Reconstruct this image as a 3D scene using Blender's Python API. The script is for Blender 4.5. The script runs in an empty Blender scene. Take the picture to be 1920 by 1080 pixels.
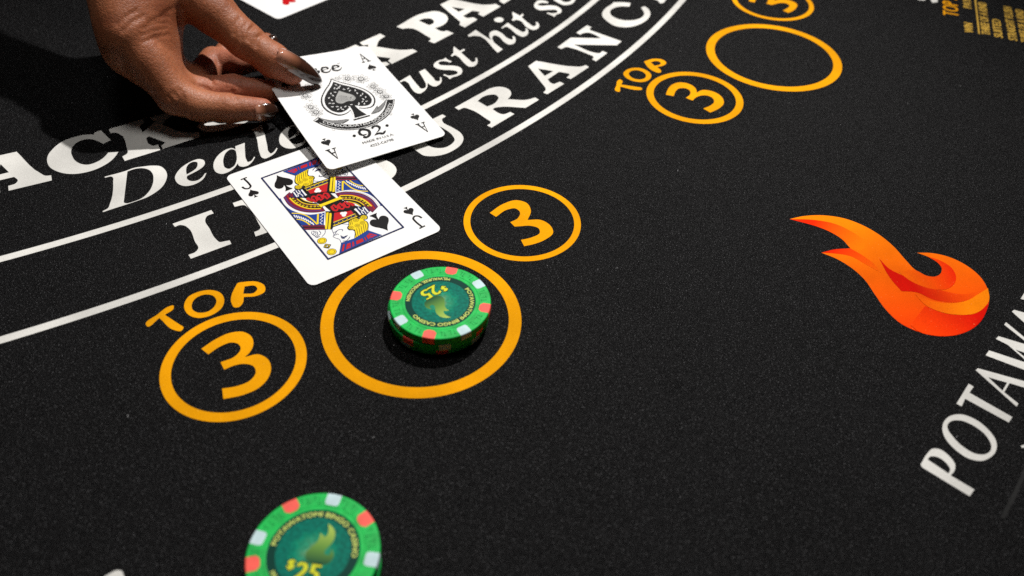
import bpy, bmesh, math, random
import numpy as np
from mathutils import Vector, Matrix
from mathutils.geometry import delaunay_2d_cdt

random.seed(4)
S = 0.001                                   # all tables below are in millimetres
scene = bpy.context.scene
COL = scene.collection

# ------------------------------------------------------------------ camera
cam_d = bpy.data.cameras.new('camera'); cam = bpy.data.objects.new('camera', cam_d); COL.objects.link(cam)
PITCH, ROLL, HEIGHT = 0.7836726906966471, 0.04445992567753821, 234.1497391195781
cp, sp, cr, sr = math.cos(PITCH), math.sin(PITCH), math.cos(ROLL), math.sin(ROLL)
fw = Vector((0, cp, -sp)); rt0 = Vector((1, 0, 0)); up0 = Vector((0, sp, cp))
rt = cr*rt0 + sr*up0; up = -sr*rt0 + cr*up0
cam.matrix_world = Matrix(((rt.x, up.x, -fw.x, 0), (rt.y, up.y, -fw.y, 0), (rt.z, up.z, -fw.z, HEIGHT*S), (0, 0, 0, 1)))
cam_d.sensor_width = 36; cam_d.lens = 1513.3387971318089/1920*36
cam_d.clip_start = 0.01; cam_d.clip_end = 50
cam_d.dof.use_dof = True; cam_d.dof.focus_distance = 0.362; cam_d.dof.aperture_fstop = 8
scene.camera = cam

# ------------------------------------------------------------------ light
world = bpy.data.worlds.new('World'); scene.world = world; world.use_nodes = True
bg = world.node_tree.nodes['Background']; bg.inputs[0].default_value = (1.0, 0.93, 0.85, 1); bg.inputs[1].default_value = 0.012
def lamp(name, kind, loc, target, power, **kw):
    d = bpy.data.lights.new(name, kind); o = bpy.data.objects.new(name, d); COL.objects.link(o)
    d.energy = power
    for k, v in kw.items(): setattr(d, k, v)
    o.location = loc
    o.rotation_euler = (Vector(target) - Vector(loc)).to_track_quat('-Z', 'Y').to_euler()
    return o
TGT = Vector((0.0, 0.33, 0))
lamp('ceiling_spot', 'SPOT', TGT + Vector((0.23, 0.50, 1.0))*1.25, TGT + Vector((-.03, .05, 0)), 112, color=(1.0, 0.97, 0.935), shadow_soft_size=0.018, spot_size=math.radians(40), spot_blend=1.0)
lamp('ceiling_panel', 'AREA', TGT + Vector((-0.08, 0.10, 1.5)), TGT, 5.6, color=(1.0, 0.97, 0.93), shape='DISK', size=0.30)
scene.view_settings.view_transform = 'Standard'; scene.view_settings.look = 'None'
scene.cycles.use_denoising = False
scene.view_settings.exposure = 0; scene.view_settings.gamma = 1

# ------------------------------------------------------------------ materials
def lin(r, g, b):
    f = lambda c: (c/255/12.92) if c <= 10 else ((c/255+.055)/1.055)**2.4
    return (f(r), f(g), f(b), 1)
MATS = {}
def newmat(name):
    m = bpy.data.materials.new(name); m.use_nodes = True
    n = m.node_tree; b = n.nodes['Principled BSDF']
    return m, n, b
def node(n, kind, **kw):
    x = n.nodes.new(kind)
    for k, v in kw.items():
        if k in x.inputs.keys(): x.inputs[k].default_value = v
        else: setattr(x, k, v)
    return x
def objcoord(n, scale):
    t = n.nodes.new('ShaderNodeTexCoord'); mp = n.nodes.new('ShaderNodeMapping'); mp.inputs['Scale'].default_value = (scale,)*3
    n.links.new(t.outputs['Object'], mp.inputs[0]); return mp.outputs[0]
def ramp(n, fac, stops):
    r = n.nodes.new('ShaderNodeValToRGB'); cr_ = r.color_ramp
    while len(cr_.elements) < len(stops): cr_.elements.new(.5)
    for e, (pos, c) in zip(cr_.elements, stops): e.position = pos; e.color = c
    n.links.new(fac, r.inputs[0]); return r.outputs[0]
def mixc(n, a, b, fac, mode='MIX'):
    m = n.nodes.new('ShaderNodeMix'); m.data_type = 'RGBA'; m.blend_type = mode
    for sock, v in ((m.inputs[0], fac), (m.inputs[6], a), (m.inputs[7], b)):
        if hasattr(v, 'is_linked'): n.links.new(v, sock)
        else: sock.default_value = v
    return m.outputs[2]
def cloth(name, dark, light, fleck, fleck_amt=.70, rough=.8, spec=.5, bump=.5, grad=None):
    """woven felt: fine fibre grain, soft mottling, fibre glints painted in as pale flecks"""
    m, n, b = newmat(name)
    c1 = objcoord(n, 1.0)
    fine = node(n, 'ShaderNodeTexNoise', Scale=3600.0, Detail=2.0, Roughness=.7); n.links.new(c1, fine.inputs['Vector'])
    weave = node(n, 'ShaderNodeTexVoronoi', Scale=2600.0); n.links.new(c1, weave.inputs['Vector'])
    broad = node(n, 'ShaderNodeTexNoise', Scale=26.0, Detail=4.0); n.links.new(c1, broad.inputs['Vector'])
    col = ramp(n, fine.outputs[0], [(.33, dark), (.66, light)])
    if grad is not None:
        p0, p1, ca, cb = grad
        tc = n.nodes.new('ShaderNodeTexCoord')
        d = Vector((p1[0]-p0[0], p1[1]-p0[1], 0))*S; L2 = d.length_squared
        sub = node(n, 'ShaderNodeVectorMath', operation='SUBTRACT'); n.links.new(tc.outputs['Object'], sub.inputs[0]); sub.inputs[1].default_value = (p0[0]*S, p0[1]*S, 0)
        dt = node(n, 'ShaderNodeVectorMath', operation='DOT_PRODUCT'); n.links.new(sub.outputs[0], dt.inputs[0]); dt.inputs[1].default_value = (d.x/L2, d.y/L2, 0)
        g = ramp(n, dt.outputs['Value'], [(0, ca), (1, cb)])
        col = mixc(n, g, ramp(n, fine.outputs[0], [(.3, (.72, .72, .72, 1)), (.7, (1.1, 1.1, 1.1, 1))]), 1.0, 'MULTIPLY')
    mott = ramp(n, broad.outputs[0], [(.3, (.74, .74, .74, 1)), (.7, (1.12, 1.12, 1.12, 1))])
    col = mixc(n, col, mott, 1.0, 'MULTIPLY')
    fl = node(n, 'ShaderNodeTexNoise', Scale=2100.0, Detail=1.0, Roughness=.4); n.links.new(objcoord(n, 1.0), fl.inputs['Vector'])
    fm = ramp(n, fl.outputs[0], [(fleck_amt, (0, 0, 0, 1)), (fleck_amt+.07, (1, 1, 1, 1))])  # mask for pale flecks that put the sparkle of fibres into the colour
    col = mixc(n, col, fleck, fm)
    n.links.new(col, b.inputs['Base Color'])
    b.inputs['Roughness'].default_value = rough; b.inputs['Specular IOR Level'].default_value = spec
    bp = node(n, 'ShaderNodeBump', Strength=bump, Distance=.00022)
    add = node(n, 'ShaderNodeMath', operation='ADD'); n.links.new(fine.outputs[0], add.inputs[0]); n.links.new(weave.outputs[0], add.inputs[1])
    n.links.new(add.outputs[0], bp.inputs['Height']); n.links.new(bp.outputs[0], b.inputs['Normal'])
    return m
M_FELT = cloth('black_felt', (.0003, .0003, .0004, 1), (.0042, .0040, .0047, 1), (.10, .10, .105, 1), .655, .43, .105, 1.0)
M_WHITE = cloth('white_print_on_felt', (.57, .56, .525, 1), (.81, .80, .765, 1), (.86, .86, .83, 1), .72, .9, .06, .3)
M_GREYP = cloth('faint_grey_print', (.012, .012, .012, 1), (.035, .035, .035, 1), (.06, .06, .06, 1), .72, .9, .06, .3)
M_YELLOW = cloth('amber_print_on_felt', (.70, .275, .0, 1), (.92, .40, .004, 1), (.95, .55, .1, 1), .74, .9, .06, .3)
M_DIMY = cloth('small_amber_print', (.45, .26, .03, 1), (.70, .44, .08, 1), (.75, .55, .2, 1), .74, .9, .06, .3)

def gloss(name, col, rough=.35, coat=.0, coat_rough=.1, spec=.5, noise=0, nscale=300, bump=0, bscale=900, metallic=0):
    m, n, b = newmat(name)
    if noise:
        t = node(n, 'ShaderNodeTexNoise', Scale=float(nscale), Detail=5.0); n.links.new(objcoord(n, 1.0), t.inputs['Vector'])
        k = ramp(n, t.outputs[0], [(.3, (1-noise,)*3+(1,)), (.7, (1+noise*.5,)*3+(1,))])
        n.links.new(mixc(n, col, k, 1.0, 'MULTIPLY'), b.inputs['Base Color'])
    else: b.inputs['Base Color'].default_value = col
    b.inputs['Roughness'].default_value = rough; b.inputs['Coat Weight'].default_value = coat; b.inputs['Coat Roughness'].default_value = coat_rough
    b.inputs['Specular IOR Level'].default_value = spec; b.inputs['Metallic'].default_value = metallic
    if bump:
        t = node(n, 'ShaderNodeTexNoise', Scale=float(bscale), Detail=3.0); n.links.new(objcoord(n, 1.0), t.inputs['Vector'])
        bp = node(n, 'ShaderNodeBump', Strength=bump, Distance=.0003); n.links.new(t.outputs[0], bp.inputs['Height']); n.links.new(bp.outputs[0], b.inputs['Normal'])
    return m
CARDG = dict(rough=.32, coat=.0, spec=.5, bump=.05, bscale=1500)
INK = {k: gloss('ink_'+k, v, **CARDG) for k, v in dict(
    black=(.006, .0055, .006, 1), blackb=(.008, .006, .006, 1), white=(.80, .80, .80, 1), cardw=(.82, .82, .815, 1), red=(.50, .012, .016, 1), blue=(.012, .045, .25, 1),
    navy=(.012, .02, .09, 1), yellow=(.82, .60, .012, 1), maroon=(.16, .012, .035, 1), grey=(.20, .20, .20, 1), lgrey=(.36, .36, .35, 1), heart=(.50, .006, .008, 1)).items()}
M_CARD = gloss('card_stock', (.82, .82, .815, 1), noise=.03, nscale=60, **CARDG)
M_EDGE = gloss('card_edge', (.62, .61, .58, 1), .7)

# ------------------------------------------------------------------ geometry helpers
def decode(s):
    return [(float(t.split(',')[0]), float(t.split(',')[1].rstrip('!')), t.endswith('!')) for t in s.split()]
def spline(s, closed=True, sub=5):
    """smooth curve through points; a point marked ! is a corner"""
    P = decode(s) if isinstance(s, str) else s
    n = len(P); out = []
    rng = range(n) if closed else range(n-1)
    for i in rng:
        a, b = P[i], P[(i+1) % n]
        A, B = np.array(a[:2]), np.array(b[:2])
        pa = np.array(P[i-1][:2]) if (closed or i > 0) else A
        pb = np.array(P[(i+2) % n][:2]) if (closed or i+2 < n) else B
        L = np.linalg.norm(B-A)+1e-9
        def tan(p0, p1, p2):
            l0 = np.linalg.norm(p1-p0)+1e-9; l1 = np.linalg.norm(p2-p1)+1e-9
            t = (p1-p0)/l0*l1 + (p2-p1)/l1*l0
            return t/(l0+l1)*L
        ta = (B-A) if a[2] else tan(pa, A, B)
        tb = (B-A) if b[2] else tan(A, B, pb)
        if a[2] and b[2]: out.append(A); continue
        for k in range(sub):
            t = k/sub
            out.append((2*t**3-3*t*t+1)*A + (t**3-2*t*t+t)*ta + (-2*t**3+3*t*t)*B + (t**3-t*t)*tb)
    if not closed: out.append(np.array(P[-1][:2]))
    return [tuple(map(float, o)) for o in out]
def fill2d(loops):
    """triangulated flat area from an outer loop and holes -> verts, tris"""
    V, E, k = [], [], 0
    for lp in loops:
        V += [Vector(q) for q in lp]; E += [(k+i, k+(i+1) % len(lp)) for i in range(len(lp))]; k += len(lp)
    v, e, f, *_ = delaunay_2d_cdt(V, E, [], 0, 1e-5)
    def inside(x, y):
        c = False
        for lp in loops:
            x0, y0 = lp[-1]
            for x1, y1 in lp:
                if (y0 > y) != (y1 > y) and x < (x1-x0)*(y-y0)/(y1-y0)+x0: c = not c
                x0, y0 = x1, y1
        return c
    keep = []
    for t in f:
        if inside(sum(v[i][0] for i in t)/3, sum(v[i][1] for i in t)/3): keep.append(tuple(t))
    return [tuple(q) for q in v], keep
def ribbon(pts, w, closed=False):
    P = [np.array(q) for q in pts]; n = len(P); V, F = [], []
    for i in range(n):
        a = P[i-1] if (closed or i) else P[i]; b = P[(i+1) % n] if (closed or i < n-1) else P[i]
        d = b-a; d = d/(np.linalg.norm(d)+1e-9); nn = np.array((-d[1], d[0]))*w/2
        V += [tuple(P[i]+nn), tuple(P[i]-nn)]
    for i in range(n if closed else n-1):
        j = (i+1) % n; F.append((2*i, 2*i+1, 2*j+1, 2*j))
    return V, F
def ring2d(cx, cy, r0, r1, a0=0, a1=360, n=96):
    V, F = [], []; full = abs(a1-a0) >= 360
    m = n if full else n+1
    for i in range(m):
        t = math.radians(a0+(a1-a0)*i/n)
        V += [(cx+r0*math.cos(t), cy+r0*math.sin(t)), (cx+r1*math.cos(t), cy+r1*math.sin(t))]
    for i in range(n):
        j = (i+1) % m; F.append((2*i, 2*i+1, 2*j+1, 2*j))
    return V, F
def disc2d(cx, cy, r, n=20):
    return [(cx+r*math.cos(2*math.pi*i/n), cy+r*math.sin(2*math.pi*i/n)) for i in range(n)], [tuple(range(n))]
def mesh_obj(name, V, F, mat, parent=None, smooth=False, scale=S):
    me = bpy.data.meshes.new(name)
    me.from_pydata([(x*scale, y*scale, z*scale) for x, y, z in V], [], F); me.update()
    if isinstance(mat, (list, tuple)):
        for q in mat: me.materials.append(q)
    else: me.materials.append(mat)
    if smooth: me.polygons.foreach_set('use_smooth', [True]*len(me.polygons))
    o = bpy.data.objects.new(name, me); COL.objects.link(o)
    if parent is not None: o.parent = parent
    return o
def tag(o, label, cat, group=None):
    o['label'] = label; o['category'] = cat
    if group: o['group'] = group
    return o
def empty(name, loc=(0, 0, 0), rz=0):
    o = bpy.data.objects.new(name, None); COL.objects.link(o); o.location = loc; o.rotation_euler = (0, 0, rz); o.empty_display_size = .01
    return o
def flat(name, VF, z, mat, parent):
    V, F = VF
    # make every face look up
    out = []
    for f in F:
        a = sum((V[f[i]][0]*V[f[(i+1) % len(f)]][1]-V[f[(i+1) % len(f)]][0]*V[f[i]][1]) for i in range(len(f)))
        out.append(f if a > 0 else tuple(reversed(f)))
    return mesh_obj(name, [(x, y, z) for x, y in V], out, mat, parent)
_txt = {}
def glyph_run(text, size):
    """built-in typeface -> list of (char, verts, tris, x offset, width) in mm"""
    key = text
    if key not in _txt:
        c = bpy.data.curves.new('t', 'FONT'); c.body = text; c.size = 1; c.resolution_u = 3
        o = bpy.data.objects.new('t', c); COL.objects.link(o)
        dg = bpy.context.evaluated_depsgraph_get(); me = bpy.data.meshes.new_from_object(o.evaluated_get(dg))
        V = [(v.co.x, v.co.y) for v in me.vertices]; F = [tuple(q.vertices) for q in me.polygons]
        bpy.data.objects.remove(o); bpy.data.curves.remove(c); bpy.data.meshes.remove(me)
        _txt[key] = (V, F)
    V, F = _txt[key]
    return [(x*size, y*size) for x, y in V], F
def arc_text(text, size, R, mid_deg, outward=True, wide=1.0):
    """text bent round a circle; outward: letter tops point away from the centre"""
    V, F = glyph_run(text, size); w = max(x for x, y in V)
    out = []
    for x, y in V:
        if outward:
            t = math.radians(mid_deg) - (x-w/2)*wide/R; r = R+y
        else:
            t = math.radians(mid_deg) + (x-w/2)*wide/R; r = R-y
        out.append((r*math.cos(t), r*math.sin(t)))
    return out, F
SPADE = [(0, 1, True), (.10, .80, False), (.36, .48, False), (.68, .18, False), (.82, -.12, False), (.70, -.40, False), (.44, -.50, False), (.20, -.42, False), (.06, -.28, True), (.09, -.52, False), (.18, -.74, False), (.36, -.94, True)]
SPADE = SPADE + [(-x, y, c) for x, y, c in reversed(SPADE[1:])]
HEART = [(0, -1, True), (.18, -.62, False), (.55, -.12, False), (.82, .30, False), (.80, .66, False), (.56, .88, False), (.24, .80, False), (0, .45, True)]
HEART = HEART + [(-x, y, c) for x, y, c in reversed(HEART[1:-1])]
def place2d(pts, cx, cy, sx, sy=None, ang=0):
    sy = sx if sy is None else sy; ca, sa = math.cos(math.radians(ang)), math.sin(math.radians(ang))
    return [(cx+ca*x*sx-sa*y*sy, cy+sa*x*sx+ca*y*sy) for x, y in pts]

# ------------------------------------------------------------------ felt and everything printed on it
FELT = {"white": {"A": ["-239.94,312.40! -221.26,296.52 -218.33,294.99 -215.98,295.48! -214.05,291.78! -229.80,282.94! -231.58,286.37! -229.19,288.35 -229.11,290.42 -232.05,293.09! -239.98,288.70! -239.57,286.57 -237.20,284.95 -235.38,285.74! -233.00,281.45! -243.25,275.75! -245.24,279.07! -243.21,281.22 -243.22,283.75! -248.06,307.97!", "-242.66,302.20! -235.99,296.34! -240.72,293.50!"],
 "C": ["-207.45,332.85! -199.65,325.09! -202.06,321.68! -205.41,323.76 -207.88,324.86 -211.35,325.07 -214.05,323.39 -215.47,319.49 -214.85,314.95 -212.44,310.62 -209.27,306.97 -205.85,305.02 -202.78,304.70 -199.92,306.56 -197.89,309.76 -197.13,312.90 -196.91,314.89! -192.42,315.80! -192.52,312.12 -193.32,308.16 -195.59,303.87 -199.29,300.08 -204.72,297.54 -209.41,297.20 -214.14,298.45 -218.95,301.33 -222.46,305.98 -224.11,310.86 -224.10,315.39 -223.11,320.07 -220.76,324.05 -217.44,326.67 -213.53,328.76 -209.60,329.18! -209.87,331.14!"],
 "K": ["-204.13,334.32! -190.91,344.23! -188.78,341.32! -189.94,338.96 -189.91,337.36! -186.63,332.72! -183.69,343.49! -185.96,343.70! -187.50,346.01! -178.58,352.41! -176.53,349.55! -179.09,345.04 -179.44,340.12! -165.37,334.19 -159.49,334.96! -157.48,331.34! -172.38,319.78! -173.96,322.37! -172.80,325.21! -182.53,329.71! -183.38,328.09! -179.77,322.84 -177.74,322.08 -175.81,323.14! -173.28,318.81! -186.78,308.95! -189.22,312.27! -187.82,315.02 -188.19,316.78! -197.73,330.72 -199.64,331.51 -202.13,331.00!"],
 "J": ["-161.63,343.15 -160.81,338.69 -158.06,336.22 -152.94,335.98 -147.05,338.17 -141.06,342.83 -137.58,347.69 -137.51,351.68 -144.34,366.22! -150.64,361.52! -145.87,351.01 -146.42,346.32 -151.08,343.34 -154.67,344.36 -158.99,345.32"],
 "K2": ["-108.59,416.95! -97.16,429.59! -94.48,427.47! -95.28,424.48! -93.06,422.35! -89.64,423.53! -89.84,430.25! -92.71,429.11! -95.25,432.14! -85.01,443.99! -81.60,440.93! -84.09,436.75 -84.88,428.34! -67.60,426.08 -63.69,427.31! -60.81,424.94! -73.32,409.65! -75.87,412.77! -74.89,415.96! -85.55,417.57! -86.41,416.64! -80.95,410.65 -76.84,411.57! -74.53,409.27! -87.03,394.11! -89.92,396.52! -88.42,400.94 -90.05,404.06! -101.76,414.71 -104.67,415.02 -106.52,414.29!"],
 "P": ["-76.51,453.46! -61.21,473.24 -55.18,475.75 -49.52,472.91 -46.80,467.43 -47.19,461.75 -49.82,456.87 -53.45,453.78! -48.32,450.17 -45.82,451.31! -41.68,448.53! -52.04,435.26! -55.46,437.55! -54.46,440.26 -55.28,441.95! -69.40,452.29 -72.72,451.07!", "-64.25,462.48! -61.24,465.30 -57.29,465.68 -54.75,462.44 -55.30,459.13 -57.28,457.09!"],
 "A2": ["-53.11,484.81! -46.78,493.50! -21.60,487.88 -18.46,489.19! -15.12,486.02! -25.24,471.38! -28.56,474.43! -27.61,477.43! -32.43,478.62! -37.73,470.96! -34.88,468.56 -31.40,469.84! -28.56,467.26! -35.55,456.36! -39.05,459.26! -38.68,463.02!", "-45.86,482.54! -37.30,480.41! -40.82,476.16!"],
 "Y": ["-16.35,493.44! -13.22,490.00! -3.71,504.48! -7.09,507.82! -11.17,503.73! -17.92,508.32! -22.34,502.62! -14.69,498.20!"],
 "D": ["-191.38,296.24! -183.53,301.26 -180.56,303.80 -176.60,305.26 -172.47,306.27 -169.03,306.05 -165.99,303.71 -163.55,299.74 -162.60,295.27 -162.74,290.80 -164.46,286.29 -166.97,282.66 -170.26,279.87 -174.03,277.07 -178.64,273.82 -182.32,271.08! -182.81,271.67! -181.29,273.84 -181.56,276.96 -186.27,293.10 -187.49,295.94 -188.41,296.55 -191.02,295.46!", "-182.56,300.87! -180.23,302.89 -177.24,303.90 -173.62,303.15 -170.78,300.59 -168.70,296.18 -167.56,291.34 -167.63,286.07 -168.91,282.09 -171.67,279.34 -174.85,277.85 -175.91,278.41!"],
 "e": ["-145.89,302.42! -146.04,297.83 -147.39,295.03 -149.74,292.85 -152.47,291.99 -155.50,292.88 -158.17,295.60 -159.45,298.67 -159.52,301.87 -158.78,305.64 -157.06,309.06 -155.03,311.59 -152.89,312.95 -150.45,312.41 -148.97,310.14 -148.91,307.31 -150.27,304.41 -154.07,299.61! -153.76,297.95 -152.18,296.26 -150.38,295.80 -148.40,296.53 -146.99,299.13 -146.51,302.14!", "-154.67,300.62! -155.87,303.53 -156.48,307.22 -155.83,309.63 -154.46,310.68 -153.00,310.55 -151.95,308.50 -151.79,305.69 -152.92,303.05"],
 "a": ["-134.68,327.87! -132.59,320.55 -130.12,313.94 -128.85,312.36 -127.91,313.14 -127.15,316.81! -126.61,316.37! -127.27,311.76 -128.60,309.29 -130.63,308.43 -132.54,309.23 -133.46,311.06! -134.19,307.00 -136.11,303.83 -138.46,302.27 -141.18,302.99 -143.41,305.85 -144.77,309.98 -144.88,314.75 -143.60,319.23 -141.53,322.10 -139.46,323.00 -137.57,321.90! -138.45,324.57!", "-139.79,322.08 -141.20,319.90 -141.39,315.02 -140.20,310.32 -138.45,307.15 -136.54,306.35 -134.84,308.36 -134.61,312.64 -136.16,318.32 -137.72,321.40"],
 "l": ["-134.46,339.18! -130.38,343.97! -127.50,337.51 -123.31,326.61 -120.94,320.92 -119.85,319.96 -118.88,321.49 -118.23,324.88! -117.65,324.30! -118.11,320.30 -119.81,317.29 -121.83,315.71 -123.50,316.61 -124.83,318.97 -130.56,333.77 -132.06,336.72!"],
 "e2": ["-105.33,332.26! -105.83,328.80 -107.80,326.52 -110.62,324.83 -113.60,325.03 -116.55,327.12 -118.40,330.82 -119.06,334.67 -118.60,339.09 -116.93,342.79 -114.88,344.97 -112.34,344.95 -110.42,341.96 -109.91,338.45 -110.97,335.30 -113.73,332.05! -112.95,330.81 -111.31,329.01 -109.27,328.74 -107.31,329.96 -106.15,332.63!", "-114.09,333.10! -115.51,337.13 -115.83,340.20 -115.23,343.14 -113.84,343.70 -112.16,341.82 -111.61,338.76 -112.29,335.63"],
 "u": ["-66.69,391.29! -61.85,398.29! -55.87,387.59 -53.96,385.01 -52.40,385.44 -51.83,389.16 -53.26,393.37 -57.23,402.51! -54.26,405.67! -48.72,396.89 -46.40,393.33 -45.27,393.42 -45.04,397.83! -44.16,397.27! -43.76,392.93 -44.76,389.75 -46.83,387.74 -49.20,388.77 -51.25,391.36! -51.03,386.17 -52.36,382.13 -54.35,379.86 -56.70,380.86 -59.03,384.28 -62.79,391.32 -64.20,392.13 -65.93,390.43!"],
 "s": ["-43.83,419.14! -42.27,416.92 -39.95,415.46! -40.68,414.07! -43.47,415.15 -46.15,414.91 -47.46,412.81 -46.11,410.95 -42.39,410.61 -38.37,410.64 -34.91,409.30 -33.32,405.86 -33.69,401.98 -35.81,399.57 -38.00,398.12 -39.45,395.92! -40.96,398.18 -43.42,399.87! -43.04,401.17! -40.77,399.78 -37.55,400.69 -35.60,403.09 -36.57,404.94 -39.29,405.67 -43.61,405.62 -47.36,406.59 -49.61,409.00 -49.60,412.29 -47.88,415.43 -45.02,417.35"],
 "t": ["-40.18,432.54! -36.51,427.78! -34.12,430.29! -33.33,428.97! -35.52,426.01! -30.54,418.63 -27.96,415.51 -26.85,416.61 -26.75,420.31! -26.09,420.71! -25.36,417.07 -25.78,413.05 -27.64,410.59 -29.64,410.41 -32.18,413.15 -37.21,421.42 -38.68,422.65 -40.23,420.81! -41.16,421.75! -39.92,425.27 -40.26,429.39"],
 "h": ["-33.11,446.64! -28.82,453.79! -18.64,441.78! -20.19,446.94 -19.79,451.91 -17.07,454.24 -13.71,452.02 -8.68,444.89 -6.49,443.76 -6.41,448.20! -5.11,447.88! -4.32,443.08 -5.49,439.04 -8.00,437.69 -10.64,439.88 -15.24,447.39 -17.23,448.28 -18.38,445.33 -17.02,439.30! -11.60,431.62! -14.37,427.57! -29.01,446.57 -32.36,445.11!"],
 "i": ["-13.51,457.96! -9.81,464.80! -2.50,455.78 -0.26,453.71 1.23,455.21 1.16,458.87! 2.27,458.05! 2.99,454.47 1.99,449.87 -0.14,447.89 -2.77,449.43 -8.69,457.95 -10.50,459.62 -13.04,457.08!"],
 "i_dot": ["-18.36,467.76 -17.15,470.44 -14.96,471.41 -12.89,469.89 -12.58,467.64 -14.25,465.04 -16.47,465.11"],
 "t2": ["-7.38,479.37! -2.51,474.51! -1.23,477.53! -0.30,476.17! -1.57,472.68! 3.48,464.65 6.18,461.64 7.48,463.16 7.22,467.34! 8.56,467.00! 9.47,463.34 8.41,458.62 5.80,457.01 2.70,459.01 -3.26,468.71 -4.61,469.06 -6.57,467.46! -7.48,468.31! -6.71,472.19 -7.27,475.98"],
 "s2": ["8.99,496.94 11.77,497.22 15.24,495.01! 14.55,493.42! 10.86,493.56 8.12,490.77 9.96,489.45 15.47,490.49 20.06,489.93 23.22,485.76 22.71,480.79 19.97,478.10 18.82,475.10! 16.81,477.32 13.87,479.46! 14.78,480.52! 18.17,479.87 20.91,482.09 20.01,484.46 15.46,484.51 9.55,483.45 6.79,486.15 6.06,490.07 7.16,494.22"],
 "o": ["17.81,500.38 21.48,494.60 25.13,491.93 29.30,493.34 32.20,498.71 32.79,503.92 29.18,510.91 24.50,513.63 19.25,508.86", "22.91,498.82 26.12,496.07 29.39,497.92 29.95,502.61 27.24,507.55 23.96,508.27 22.03,503.90"],
 "I": ["-149.65,265.37! -135.75,275.75! -134.02,273.55! -136.36,271.57 -136.51,269.32 -132.82,263.27 -127.78,256.33 -125.88,254.89 -124.26,255.45 -122.11,256.26! -120.77,254.12! -134.87,243.84! -136.60,246.08! -134.19,248.19 -133.77,250.17 -136.41,254.41 -142.12,263.10 -144.39,264.56 -146.54,264.65 -147.94,263.39!"],
 "S": ["-64.33,318.72 -60.57,316.43 -57.75,311.89 -57.84,307.51 -60.22,303.04 -66.12,297.79 -72.92,294.33! -75.63,299.50! -70.43,301.69 -67.31,305.58 -68.89,308.56 -76.42,308.63 -80.89,312.69 -81.40,317.77 -78.10,323.22 -72.61,327.61! -70.27,322.50! -75.08,318.89 -75.42,316.29 -72.20,315.25 -68.07,318.12"],
 "U": ["-48.79,352.05! -40.26,360.81! -38.24,358.97! -40.05,356.39 -39.65,354.23 -33.47,348.59 -29.54,344.64 -27.83,340.58 -28.41,335.04 -31.88,329.38 -36.59,325.37 -41.84,323.66 -46.13,324.00 -49.15,326.73 -59.00,336.78! -67.02,343.12 -70.70,346.37! -61.46,355.78! -58.67,353.08! -59.82,349.37 -56.98,346.03 -46.54,335.00 -43.85,331.82 -40.20,330.62 -36.36,331.38 -33.47,334.31 -32.02,338.18 -32.83,340.88 -41.29,350.12 -43.92,352.07 -46.99,350.39!"],
 "R": ["-34.37,367.78! -20.14,384.51 -16.47,388.46 -12.02,390.36 -8.09,389.47 -5.38,385.74 -5.40,381.54 -6.88,378.16! 4.09,378.77 5.98,379.81 7.88,381.15! 9.98,378.96! 2.97,370.53! -11.77,369.91 -13.31,369.21 -14.34,367.70! -10.58,364.04 -8.69,363.34 -6.86,364.33 -5.05,365.89! -2.81,364.10! -14.12,350.55! -16.50,352.52! -14.93,354.55 -14.86,356.19! -27.29,367.22 -29.22,367.92 -32.17,365.68!", "-22.77,375.09! -19.87,379.75 -16.78,381.79 -13.59,382.06 -11.89,379.82 -12.37,376.24 -14.42,372.57 -17.44,370.13!"],
 "A3": ["3.61,413.80! 7.96,420.17! 30.81,415.67 33.35,415.89 36.46,417.90! 38.17,415.82! 27.49,401.81! 25.16,403.27! 26.96,406.54 26.61,407.72! 21.12,409.19! 14.72,400.48! 16.57,396.64 18.04,395.83 19.52,396.89 21.51,398.46! 23.82,396.55! 14.48,384.99! 12.18,386.38! 13.51,388.99 13.38,391.73!", "9.18,411.57! 17.86,409.64! 12.98,403.90!"],
 "N2": ["20.35,437.02! 28.45,449.48! 46.69,450.32! 43.83,453.78 39.11,456.69 36.66,456.04 34.17,453.73! 32.02,456.03! 38.82,466.02! 41.60,463.70! 40.31,461.87 40.84,459.80! 58.93,447.75! 55.63,442.60! 30.26,441.11! 42.92,432.35 44.47,432.10 46.95,435.06! 49.58,432.94! 42.51,422.70! 40.29,424.79! 41.35,427.18 40.83,428.67! 28.59,436.97 25.86,437.92 22.69,435.25!"],
 "C2": ["57.11,498.87! 63.37,499.48 68.05,498.99! 66.82,493.73! 61.70,493.70 57.31,491.42 54.31,487.00 54.25,482.01 56.90,477.35 62.56,474.79 68.85,475.82 73.30,479.35 75.61,484.51 75.01,489.91 74.21,493.06! 76.73,495.16! 78.59,492.10 79.51,485.78 77.89,479.34 74.49,473.72 69.11,468.42 62.76,465.67 56.27,466.79 51.65,472.44 48.88,479.26 49.35,484.71 52.22,491.39 55.90,496.40"],
 "E": ["86.13,504.08! 87.06,500.38! 89.28,501.07! 94.27,511.61! 103.63,524.39! 100.96,532.23! 98.02,525.83! 95.01,518.54! 90.97,522.12! 77.50,519.77! 75.96,511.74!"],
 "N": ["-127.70,281.31! -115.39,290.26! -97.64,284.39! -99.11,288.75 -102.56,293.26 -105.14,293.54 -108.37,292.23! -109.58,295.23! -99.42,302.28! -97.61,299.05! -99.52,297.78 -99.77,295.60! -86.87,277.45! -91.92,273.73! -116.73,281.59! -107.82,268.58 -106.43,267.77 -102.98,269.70! -101.24,266.71! -111.75,259.50! -113.11,262.31! -111.22,264.21 -111.17,265.83! -119.84,278.24 -122.11,280.15 -126.12,278.76!"],
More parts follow.
